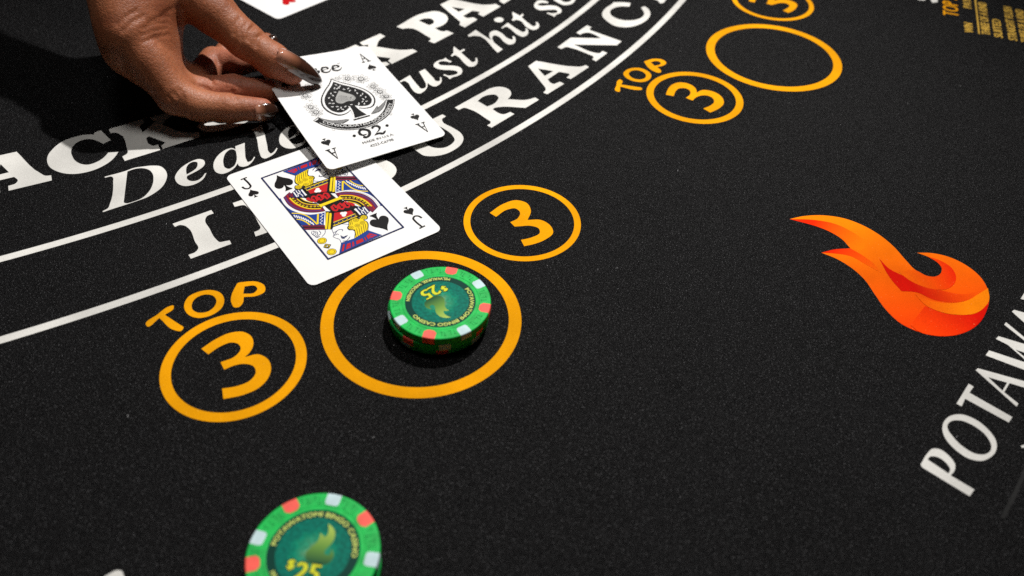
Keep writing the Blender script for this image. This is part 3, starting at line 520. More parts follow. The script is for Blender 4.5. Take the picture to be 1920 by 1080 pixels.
 ["f", "black", "-6.85,-23.66 -5.08,-22.22 -3.17,-22.69 -2.15,-24.10 -3.16,-23.98 -4.61,-23.44 -5.91,-24.80 -5.57,-26.72 -3.39,-27.05 -5.59,-27.63 -7.09,-26.36"],
 ["f", "black", "0.55,-23.44 2.59,-22.39 4.41,-23.10 5.00,-24.96 3.63,-26.82 0.90,-28.37 2.67,-28.71 3.84,-29.40 4.89,-28.62 5.90,-28.60 4.83,-30.01 3.20,-30.66 1.92,-29.77 -0.83,-29.67! 1.04,-28.08 3.07,-26.20 3.71,-24.50 2.51,-23.43 1.55,-24.05 0.67,-24.50"],
 ["d", "black", 0.85, "-9.78,-25.79"],
 ["d", "black", 0.85, "8.42,-25.12"],
 ["f", "black", "-1.77,31.28 -0.47,32.86 1.28,32.80 2.71,32.02 2.71,30.72! -1.11,30.12! -0.80,29.05 0.67,28.40 2.36,29.08 3.54,30.35 3.49,29.80! 1.90,28.06 -0.22,27.73 -2.05,28.90", "-0.96,30.63! 0.08,31.89 1.28,31.93 1.67,31.04"],
 ["f", "black", "4.28,31.11 5.61,32.70 7.38,32.64 8.82,31.85 8.82,30.55! 4.94,29.94! 5.24,28.87 6.73,28.21 8.45,28.89 9.65,30.18 9.59,29.62! 7.97,27.88 5.82,27.54 3.98,28.72", "5.10,30.45! 6.16,31.72 7.38,31.76 7.76,30.87"],
 ["f", "black", "-5.77,30.20 -4.12,33.04 -3.41,32.00 -4.26,30.96 -2.82,30.67 -3.16,29.04 -4.53,28.59"],
 ["s", "black", 0.25, 0, "8.61,33.56! 10.39,33.50!"]]}
CW, CH, CR, CT = 31.75, 44.45, 3.2, 0.30
def card_outline(n=6):
    out = []
    for (sx, sy, a0) in ((1, 1, 0), (-1, 1, 90), (-1, -1, 180), (1, -1, 270)):
        for i in range(n+1):
            t = math.radians(a0+90*i/n); out.append((sx*(CW-CR)+CR*math.cos(t), sy*(CH-CR)+CR*math.sin(t)))
    return out
def refine(V, F, maxlen):
    """split long edges so that flat print follows a bent card"""
    bm = bmesh.new(); vs = [bm.verts.new((x, y, 0)) for x, y in V]
    for f in F:
        try: bm.faces.new([vs[i] for i in f])
        except ValueError: pass
    bmesh.ops.triangulate(bm, faces=bm.faces[:])
    for _ in range(6):
        es = [e for e in bm.edges if e.calc_length() > maxlen]
        if not es: break
        bmesh.ops.subdivide_edges(bm, edges=es, cuts=1, use_grid_fill=False)
        bmesh.ops.triangulate(bm, faces=bm.faces[:])
    bm.verts.index_update()
    V2 = [(v.co.x, v.co.y) for v in bm.verts]; F2 = [tuple(v.index for v in f.verts) for f in bm.faces]
    bm.free(); return V2, F2
def up_faces(V, F):
    out = []
    for f in F:
        a = sum((V[f[i]][0]*V[f[(i+1) % len(f)]][1]-V[f[(i+1) % len(f)]][0]*V[f[i]][1]) for i in range(len(f)))
        out.append(f if a > 0 else tuple(reversed(f)))
    return out
class Print:
    """collects coloured flat shapes, each a hair above the last, into one printed part"""
    def __init__(self, bend, z0=.03, dz=.0007): self.V, self.F, self.M, self.mats = [], [], [], []; self.bend = bend; self.z = z0; self.dz = dz
    def add(self, VF, col):
        V, F = VF
        if self.bend: V, F = refine(V, F, 3.0)
        F = up_faces(V, F); k = len(self.V); self.z += self.dz
        m = INK[col]
        if m not in self.mats: self.mats.append(m)
        mi = self.mats.index(m)
        self.V += [(x, y, CT+self.z+(self.bend(x, y) if self.bend else 0)) for x, y in V]
        self.F += [tuple(i+k for i in f) for f in F]; self.M += [mi]*len(F)
    def build(self, name, parent):
        o = mesh_obj(name, self.V, self.F, self.mats, parent); o.data.polygons.foreach_set('material_index', self.M); return o
def make_card(name, bend=None):
    ol = card_outline(); V0, F0 = fill2d([ol])
    if bend: V0, F0 = refine(V0, F0, 3.0)
    F0 = up_faces(V0, F0)
    bm = bmesh.new(); z = bend or (lambda x, y: 0)
    vs = [bm.verts.new((x, y, z(x, y)+CT)) for x, y in V0]
    for f in F0: bm.faces.new([vs[i] for i in f])
    for f in bm.faces: f.material_index = 0
    r = bmesh.ops.extrude_face_region(bm, geom=bm.faces[:])
    for v in [g for g in r['geom'] if isinstance(g, bmesh.types.BMVert)]: v.co.z -= CT
    bmesh.ops.recalc_face_normals(bm, faces=bm.faces[:])
    for f in bm.faces:
        f.normal_update()
        if abs(f.normal.z) < .5: f.material_index = 1
    for v in bm.verts: v.co *= S
    me = bpy.data.meshes.new(name); bm.to_mesh(me); bm.free(); me.materials.append(M_CARD); me.materials.append(M_EDGE)
    o = bpy.data.objects.new(name, me); COL.objects.link(o); return o
def put_art(pr, items, rot180=False, line=0):
    k = -1 if rot180 else 1
    for it in items:
        if it[0] == 'f':
            lp = [[(k*x, k*y) for x, y in spline(l, sub=4)] for l in it[2:]]; pr.add(fill2d(lp), it[1])
            if line and it[1] in ('red', 'yellow', 'blue', 'maroon'):
                for l in lp: pr.add(ribbon(l, line, True), 'navy' if it[1] != 'yellow' else 'black')
        elif it[0] == 's': pr.add(ribbon([(k*x, k*y) for x, y in spline(it[4], closed=bool(it[3]), sub=4)], it[2], bool(it[3])), it[1])
        else:
            q = decode(it[3])[0]; pr.add(disc2d(k*q[0], k*q[1], it[2], 14), it[1])
def spade_poly(cx, cy, sx, sy, ang=0): return fill2d([place2d(spline(SPADE, sub=4), cx, cy, sx, sy, ang)])
def serif_A(cx, cy, w, h, ang):
    """index capital A with serifs; cx, cy is its centre"""
    parts = [[(-.10, 1), (.10, 1), (.84, -.86), (.40, -.86)], [(-.06, .96), (.04, .96), (-.46, -.86), (-.70, -.86)], [(-.40, -.28), (.42, -.28), (.34, -.08), (-.32, -.08)], [(-1.0, -1), (-.22, -1), (-.22, -.82), (-1.0, -.82)], [(.18, -1), (1.05, -1), (1.05, -.82), (.18, -.82)]]
    return [(place2d(q, cx, cy, w/2, h/2, ang), [(0, 1, 2, 3)]) for q in parts]

# jack of spades, lying on the felt
jack = make_card('playing_card'); jx, jy, ja = (-84.022, 284.394, 0.66264)
jack.location = (jx*S, jy*S, .0002); jack.rotation_euler = (0, 0, ja)
tag(jack, 'jack of spades lying face up on the felt, half under the ace', 'playing card')
pr = Print(None)
pr.add(fill2d([[(-18.1, -33.4), (18.1, -33.4), (18.1, 33.4), (-18.1, 33.4)]]), 'white')
for k in (1, -1): put_art(pr, ART['J'][:-2-11], k == -1, .2)
for k in (1, -1): put_art(pr, ART['J'][-2-11:-2], k == -1)
pr.add((place2d([(-5.4, -1.5), (-4.4, -.9), (4.4, -.9), (5.4, -1.5), (5.4, 1.5), (4.4, .9), (-4.4, .9), (-5.4, 1.5)], 0, 0, 1, 1, 0), [(0, 1, 6, 7), (1, 2, 5, 6), (2, 3, 4, 5)]), 'yellow')
for k in (1, -1):
    pr.add(spade_poly(k*11.6, -k*24.9, 5.3, 6.8, 180 if k > 0 else 0), 'black')
fig = pr.build('printed_figure', jack)
frame = Print(None); frame.z = .03
frame.add(fill2d([[(-18.6, -33.9), (18.6, -33.9), (18.6, 33.9), (-18.6, 33.9)], [(-17.95, -33.25), (17.95, -33.25), (17.95, 33.25), (-17.95, 33.25)]]), 'navy')
for v in range(len(frame.V)): frame.V[v] = (frame.V[v][0], frame.V[v][1], CT+pr.z+.02)
frame.build('printed_frame', jack)
for k in (1, -1):
    ix = Print(None); put_art(ix, ART['J'][-2:], k == -1)
    ix.add(spade_poly(-k*26.1, k*25.3, 2.95, 3.45, 0 if k > 0 else 180), 'black')
    ix.build('index_mark', jack)

# ace of spades, held, its far left corner lifted
AT, AR = ([-87.279, 357.045, 6.412], [[0.817383, -0.57164, 0.071504], [0.57496, 0.817251, -0.039011], [-0.036137, 0.072999, 0.996677]])
def ace_bend(x, y):
    t = (-.58*x+.81*y)
    return 6.0*(max(0, t+6)/60)**2
ace = make_card('playing_card', ace_bend)
ace.matrix_world = Matrix([[AR[i][0], AR[i][1], AR[i][2], AT[i]*S] for i in range(3)]+[[0, 0, 0, 1]])
tag(ace, 'ace of spades with an ornate large spade, held up by the hand', 'playing card')
pr = Print(ace_bend, dz=.0009)
rnd = random.Random(11)
def curl(cx, cy, r, col, w=.16, turns=1.0, a0=0, sq=1.0, ang=0):
    pts = [(r*math.cos(a0+turns*2*math.pi*i/12)*(1-.35*i/12), sq*r*math.sin(a0+turns*2*math.pi*i/12)*(1-.35*i/12)) for i in range(13)]
    pr.add(ribbon(place2d(pts, cx, cy, 1, 1, ang), w), col)
for k in range(46):                                     # leaf and petal line work round the spade
    a = math.radians(rnd.uniform(-28, 208)); R_ = rnd.uniform(17.0, 21.5)
    x, y = R_*math.cos(a)*1.0, 4+R_*math.sin(a)*.98
    if y > 22 and abs(x) < 14: y = 21.5+rnd.uniform(-1.5, 1.5)
    curl(x, y, rnd.uniform(1.0, 2.0), rnd.choice(('lgrey', 'grey', 'lgrey')), .17, rnd.uniform(.7, 1.1), rnd.uniform(0, 6), rnd.uniform(.5, 1), rnd.uniform(0, 180))
for k in range(12):
    x = rnd.uniform(-17, 17); curl(x, -23.2+abs(x)*.42+rnd.uniform(-.8, .6), rnd.uniform(.8, 1.5), 'lgrey', .16, .9, rnd.uniform(0, 6), .6, rnd.uniform(0, 180))
for x, y, r in ((-18.6, -.8, 1.5), (-19.4, 4.0, 1.4), (-18.2, 13.5, 1.3), (18.4, 2.6, 1.5), (17.2, 8.2, 1.4), (14.6, 17.0, 1.7), (8.2, 19.6, 1.5), (-13.4, 18.6, 1.4), (19.6, -2.6, 1.2)):
    pr.add(disc2d(x, y, r, 10), 'black'); pr.add(disc2d(x, y, r*.68, 10), 'cardw'); pr.add(disc2d(x, y, r*.30, 8), 'black')
    for i in range(7):
        t = i*2*math.pi/7; curl(x+1.75*r*math.cos(t), y+1.75*r*math.sin(t), r*.75, 'grey', .16, 1.0, 0, .8, math.degrees(t))
pr.dz = .004; put_art(pr, ART['A'][:7])
HALF = [(0, 22.4, True), (2.6, 19.0, False), (7.6, 14.0, False), (12.2, 8.0, False), (13.9, 2.0, False), (12.6, -4.0, False), (9.0, -7.8, False), (5.0, -7.6, False), (2.4, -6.0, True), (3.0, -9.6, False), (4.6, -14.4, True)]
OUT = HALF + [(-x, y, c) for x, y, c in reversed(HALF[1:])]
pr.add(fill2d([spline(OUT, sub=4)]), 'black')
pr.add(fill2d([[(x*.942, 3+(y-3)*.948) for x, y in spline(OUT, sub=4)]]), 'cardw')
HALF2 = [(0, 18.7, True), (2.2, 15.8, False), (6.4, 11.6, False), (10.0, 6.6, False), (11.2, 1.6, False), (10.2, -3.2, False), (7.4, -5.8, False), (4.0, -5.2, False), (1.2, -3.2, True), (1.9, -8.0, False), (3.4, -12.9, True)]
HALF2 = [(x*(1.07 if y > -6 else 1), y*(1.05 if y > 0 else 1), c) for x, y, c in HALF2]
IN = HALF2 + [(-x, y, c) for x, y, c in reversed(HALF2[1:])]
pr.add(fill2d([spline(IN, sub=4)]), 'black')
pr.add(fill2d([spline([(-.6, 11.4, True), (1.8, 8.4, False), (4.2, 5.6, False), (4.6, 2.6, False), (2.4, .9, False), (-.6, 1.6, False), (-4.0, .9, False), (-5.8, 2.6, False), (-5.2, 5.6, False), (-3.0, 8.6, False)], sub=4)]), 'lgrey')
for k in range(9): pr.add(ribbon([(-5.0+k*.62, 5.6+k*.45-(.9*max(0, k-5))), (-4.4+k*.62, 1.9+.05*k)], .24), 'grey')
pr.dz = .0006; pr.z += .004
for k in range(16):
    a = rnd.uniform(0, 6.28); r_ = rnd.uniform(0, 1); pr.add(disc2d(2.2+3.2*r_*math.cos(a), 3.4+3.4*r_*math.sin(a), .24, 6), 'black')
for k in range(34):
    t = k/34*2*math.pi; m_ = (.80, .66)[k % 2]
    q = spline(IN[:8]+IN[-7:], sub=4); i = int(k/34*len(q)) % len(q)
    x, y = q[i][0]*m_, 4+(q[i][1]-4)*m_
    pr.add((place2d([(-.62, -.24), (.62, -.24), (.62, .24), (-.62, .24)], x, y, 1, 1, rnd.uniform(0, 180)), [(0, 1, 2, 3)]), 'cardw')
pr.build('printed_spade', ace)
z_ = pr.z+.006
def ace_print(name, items=(), shape=None, col='black'):
    q_ = Print(ace_bend, z0=z_, dz=.003); put_art(q_, items)
    if shape: q_.add(shape, col)
    q_.build(name, ace)
ace_print('printed_numeral', ART['A'][7:12]); ace_print('printed_word', ART['A'][12:])
V, F = arc_text('CONSOLIDATED-DOUGHERTY', 2.75, 21.05+1.9, -90, False, 1.21); ace_print('ribbon_lettering', shape=([(x, y+2.7) for x, y in V], F), col='cardw')
V, F = glyph_run('MADE IN U.S.A.', 2.25); w = max(x for x, y in V); ace_print('origin_line', shape=([((x-w/2)*1.12-.4, y-33.5) for x, y in V], F))
V, F = glyph_run('4222-C6798', 2.5); w = max(x for x, y in V); ace_print('code_line', shape=([((x-w/2)*1.0-.3, y-37.3) for x, y in V], F))
for sx in (1, -1):
    for sy in (1, -1):
        ix = Print(ace_bend); a = 0 if sy > 0 else 180
        for q in serif_A(sx*24.3, sy*34.2, 5.3, 8.4, a): ix.add(q, 'black')
        ix.add(spade_poly(sx*24.3+.3, sy*24.6, 2.95, 3.25, a), 'black'); ix.build('index_mark', ace)

# card with a red heart, at the top of the picture
hc = make_card('playing_card'); hx, hy, ha = (-162.30, 507.47, 0.88139)
hc.location = (hx*S, hy*S, .0002); hc.rotation_euler = (0, 0, ha)
tag(hc, 'face-up card with a red heart, cut off by the top edge, beyond the thumb', 'playing card')
for sx in (1, -1):
    h_ = Print(None); h_.add(fill2d([place2d(spline(HEART, sub=4), sx*(-12.72), sx*(-28.15), 5.2, 5.4, 180 if sx > 0 else 0)]), 'heart'); h_.build('heart_pip', hc)

# ------------------------------------------------------------------ chips
M_CHIP = gloss('chip_green_clay', (.004, .47, .075, 1), .55, spec=.25, noise=.28, nscale=260, bump=.35, bscale=1200)
M_CHIPD = gloss('chip_moulded_mark', (.004, .24, .045, 1), .6, spec=.1)
M_CHIPS = gloss('chip_scuff', (.10, .30, .12, 1), .55)
M_PINK = gloss('chip_coral_insert', (.90, .115, .085, 1), .55, spec=.25, noise=.14, nscale=250, bump=.3, bscale=1200)
M_PALE = gloss('chip_pale_insert', (.52, .68, .71, 1), .55, spec=.25, noise=.14, nscale=250, bump=.3, bscale=1200)
M_INLR = gloss('inlay_dark_green', (.002, .042, .030, 1), .45, spec=.08)
M_INLY = gloss('inlay_yellow', (.62, .64, .03, 1), .45, spec=.08)
M_INLO = gloss('inlay_pale_yellow', (.50, .58, .14, 1), .45, spec=.08)
M_INK = gloss('inlay_black', (.003, .02, .012, 1), .45, spec=.08)
def inlay_teal():
    m, n, b = newmat('inlay_teal_burst')
    tc = n.nodes.new('ShaderNodeTexCoord')
    ln = node(n, 'ShaderNodeVectorMath', operation='LENGTH'); n.links.new(tc.outputs['Object'], ln.inputs[0])
    rad = node(n, 'ShaderNodeMath', operation='MULTIPLY'); n.links.new(ln.outputs['Value'], rad.inputs[0]); rad.inputs[1].default_value = 1/.0115
    nz = node(n, 'ShaderNodeTexNoise', Scale=420.0, Detail=5.0, Roughness=.65); n.links.new(tc.outputs['Object'], nz.inputs['Vector'])
    ad = node(n, 'ShaderNodeMath', operation='MULTIPLY_ADD'); n.links.new(nz.outputs[0], ad.inputs[0]); ad.inputs[1].default_value = .7; n.links.new(rad.outputs[0], ad.inputs[2])
    c = ramp(n, ad.outputs[0], [(.40, (.22, .36, .17, 1)), (.62, (.03, .26, .14, 1)), (.86, (.0, .22, .13, 1)), (1.0, (.0, .15, .105, 1))])
    n2 = node(n, 'ShaderNodeTexNoise', Scale=900.0, Detail=4.0); n.links.new(tc.outputs['Object'], n2.inputs['Vector'])
    c = mixc(n, c, ramp(n, n2.outputs[0], [(.3, (.62, .62, .62, 1)), (.7, (1.25, 1.25, 1.25, 1))]), 1.0, 'MULTIPLY')
    n.links.new(c, b.inputs['Base Color']); b.inputs['Roughness'].default_value = .45; b.inputs['Specular IOR Level'].default_value = .08
    return m
M_TEAL = inlay_teal()
def inlay_flame():
    m, n, b = newmat('inlay_flame_green')
    tc = n.nodes.new('ShaderNodeTexCoord'); sx = n.nodes.new('ShaderNodeSeparateXYZ'); n.links.new(tc.outputs['Object'], sx.inputs[0])
    mr = node(n, 'ShaderNodeMapRange'); n.links.new(sx.outputs[1], mr.inputs[0]); mr.inputs[1].default_value = -.003; mr.inputs[2].default_value = .008
    n.links.new(ramp(n, mr.outputs[0], [(0, (.02, .09, .035, 1)), (.45, (.13, .28, .05, 1)), (1, (.36, .50, .09, 1))]), b.inputs['Base Color'])
    b.inputs['Roughness'].default_value = .45; b.inputs['Specular IOR Level'].default_value = .08
    return m
M_IFL = inlay_flame()
CRAD, CHT, INL = 19.5, 3.3, 13.6
def lathe(prof, n=96):
    V, F = [], []
    for r, z in prof:
        for i in range(n):
            t = 2*math.pi*i/n; V.append((r*math.cos(t), r*math.sin(t), z))
    for j in range(len(prof)-1):
        for i in range(n):
            k = (i+1) % n; F.append((j*n+i, j*n+k, (j+1)*n+k, (j+1)*n+i))
    return V, F
PROF = [(.01, .06), (INL, .06), (INL+.1, 0), (18.9, 0), (19.1, 0), (19.16, .02), (19.36, .12), (19.48, .30), (19.5, .36), (19.5, .45), (19.5, CHT-.45), (19.5, CHT-.36), (19.48, CHT-.30), (19.36, CHT-.12), (19.16, CHT-.02), (19.1, CHT), (18.9, CHT), (15.2, CHT), (15.1, CHT), (15.02, CHT-.10), (14.78, CHT-.10), (14.70, CHT), (14.6, CHT), (INL+.2, CHT), (INL+.12, CHT), (INL, CHT-.12), (INL-.1, CHT-.12), (.01, CHT-.12)]
def spot_mesh(a, w, rin, proud=.025):
    """insert wrapped over the rim: top face, rounded shoulder and wall"""
    prof = [(rin, CHT)] + [(r, CHT) for r in (rin+1.2, rin+2.4, 18.9, 19.1)] + [(19.16, CHT-.02), (19.36, CHT-.12), (19.48, CHT-.30), (19.5, CHT-.45), (19.5, .45), (19.48, .30), (19.36, .12), (19.16, .02), (18.9, 0), (rin+1, 0)]
    V, F = [], []; n = 10
    for j, (r, z) in enumerate(prof):
        zz = z+proud if j <= 6 else z; rr = r+(proud if j > 4 else 0)
        for i in range(n+1):
            s = -1+2*i/n
            k = rr
            if j == 0: k = rin+(.9 if w > 4.6 else .25)*s**4                        # rounded inner end
            t = math.radians(a)+s*(w/2)/max(rr, 16.5)*(1 if j else .86); V.append((k*math.cos(t), k*math.sin(t), zz))
    for j in range(len(prof)-1):
        for i in range(n): F.append((j*(n+1)+i, (j+1)*(n+1)+i, (j+1)*(n+1)+i+1, j*(n+1)+i+1))
    return V, F
def bold(name, V, F, d, z, mat, parent):
    V2, F2 = [], []
    for i, (dx, dy) in enumerate(((d, 0), (-d, 0), (0, d), (0, -d), (0, 0))):
        k = len(V2); V2 += [(x+dx, y+dy, z+.0012*i) for x, y in V]; F2 += [tuple(a+k for a in f) for f in up_faces(V, F)]
    return mesh_obj(name, V2, F2, mat, parent)
chip_body = None; chip_parts = {}
def chip(loc, rz, up_deg, spots, label, group=None, tilt=0, first=True):
    """spots: list of (angle, kind) ; up_deg: where the top of the inlay points, both in the chip's own frame"""
    global chip_body
    root = empty('casino_chip', (loc[0]*S, loc[1]*S, loc[2]*S), math.radians(rz)); root.rotation_euler.x = tilt
    tag(root, label, 'chip', group)
    def share(key, make):
        if key not in chip_parts:
            o = make(); chip_parts[key] = o; return o
        o = chip_parts[key].copy(); COL.objects.link(o); return o
    b = share('body', lambda: mesh_obj('chip_body', *lathe(PROF), M_CHIP, None, True)); b.parent = root
    for a, kind in spots:
        V, F = spot_mesh(a, 4.7 if kind == 'p' else 4.5, 15.25 if kind == 'p' else 15.45)
        mesh_obj('edge_insert', V, F, M_PINK if kind == 'p' else M_PALE, root, True)
    mk = Print(None); V_, F_ = [], []
    rn = random.Random(int(abs(loc[0]*7)+3))
    for i, (a, kind) in enumerate(spots):                    # moulded marks between the inserts
        for da, L, tr in ((13.5, 2.2, .6), (19, 1.7, -.5), (26, 2.3, .5), (31.5, 1.8, -.4)):
            t = math.radians(a+da+rn.uniform(-1, 1)); c_, s_ = math.cos(t), math.sin(t); r0 = 17.1+rn.uniform(-.3, .3)
            yo = L/2*(1 if tr > 0 else -1)
            q1 = [(r0*c_-s_*x-c_*(y+yo), r0*s_+c_*x-s_*(y+yo)) for x, y in ((-L/2*.6, -.13), (L/2*.6, -.13), (L/2*.6, .13), (-L/2*.6, .13))]
            q2 = [(r0*c_-s_*(x+tr*.3)-c_*y, r0*s_+c_*(x+tr*.3)-s_*y) for x, y in ((-.11, -L/2), (.11, -L/2), (.11, L/2), (-.11, L/2))]
            for q in (q1, q2):
                k = len(V_); V_ += [(x, y, CHT+.012) for x, y in q]; F_.append((k, k+1, k+2, k+3))
    F_ = [f if ((V_[f[1]][0]-V_[f[0]][0])*(V_[f[2]][1]-V_[f[0]][1])-(V_[f[1]][1]-V_[f[0]][1])*(V_[f[2]][0]-V_[f[0]][0])) > 0 else tuple(reversed(f)) for f in F_]
    mesh_obj('moulded_mark', V_, F_, M_CHIPD, root)
    if first:
        inl = empty('inlay', (0, 0, (CHT-.12)*S), math.radians(up_deg-90)); inl.parent = root
        inl2 = flat('dark_band', ring2d(0, 0, 11.0, INL-.02), .02, M_INLR, inl)
        flat('burst_disc', disc2d(0, 0, 11.05, 64), .012, M_TEAL, inl)
        sh = [(x, y) for x, y in spline(fb['base'])]
        a0, a1 = complex(*px(fb['base'], 0)), complex(*px(fb['base'], 25))
        b0, b1 = complex(1.6, 9.4), complex(-.6, -3.4); m_ = (b1-b0)/(a1-a0)
        q = [(complex(*p_)-a0)*m_+b0 for p_ in sh]
        flat('flame_emblem', fill2d([[(z.real, z.imag) for z in q]]), .03, M_IFL, inl)
        V, F = arc_text('POTAWATOMI BINGO CASINO', 2.15, 11.45, 90, True, 1.18); bold('lettering', V, F, .09, .04, M_INLO, inl)
        V, F = arc_text('MILWAUKEE, WISCONSIN', 1.9, 13.15, -90, False, 1.10); bold('lettering', V, F, .09, .04, M_INLO, inl)
        for t_, sz, x, y in (('$', 3.9, -6.2, -6.0), ('25', 7.6, -3.4, -8.9)):
            V, F = glyph_run(t_, sz)
            for dx, dy in ((.45, 0), (-.45, 0), (0, .45), (0, -.45), (.32, .32), (-.32, .32), (.32, -.32), (-.32, -.32)):
                flat('numeral_outline', ([(x+u+dx, y+v+dy) for u, v in V], F), .045+.0015*(dx+2*dy), M_INK, inl)
            for dx in (-.26, -.13, 0, .13, .26):
                flat('numeral', ([(x+u+dx, y+v) for u, v in V], F), .055+.002*dx, M_INLY, inl)
    return root
SP = [(81, 'p'), (36, 'w'), (-8, 'p'), (-55, 'w'), (-98, 'p'), (-142, 'w'), (174, 'p'), (127, 'w')]
ccx, ccy = (-27.36, 216.0)
STK = 'chips stacked in the large betting circle'
chip((ccx-.9, ccy+.8, .06), 0, 0, [(a+17, k) for a, k in SP], 'bottom chip of the green three-chip stack in the amber circle', STK, first=False)
chip((ccx-1.0, ccy-.2, .06+CHT+.03), 0, 0, [(a-22, k) for a, k in SP], 'middle chip of the green three-chip stack in the amber circle', STK, first=False)
chip((ccx, ccy, .06+2*CHT+.06), 0, -50, SP, 'top chip of the stack, green with $25 and flame face showing', STK)
fx, fy = (-54.9, 111.6)
FST = 'chips stacked at the bottom edge'
for i_ in range(2):
    chip((fx+(-.3, -.5)[i_], fy+(-.6, -.3)[i_], .06+i_*(CHT+.03)), 0, 0, [(a+(31, -14)[i_], k) for a, k in SP], ('bottom chip', 'middle chip')[i_]+' of the front stack, under the chip cut off by the bottom edge', FST, first=False)
chip((fx, fy, .06+2*CHT+.06), 0, 84, [(124.1, 'p'), (81.3, 'w'), (39.6, 'p'), (-5.2, 'w'), (168.3, 'w'), (-164.8, 'p'), (-110, 'w'), (-58, 'p')], 'front chip face with $25 and flame, cut off by the bottom edge', FST)

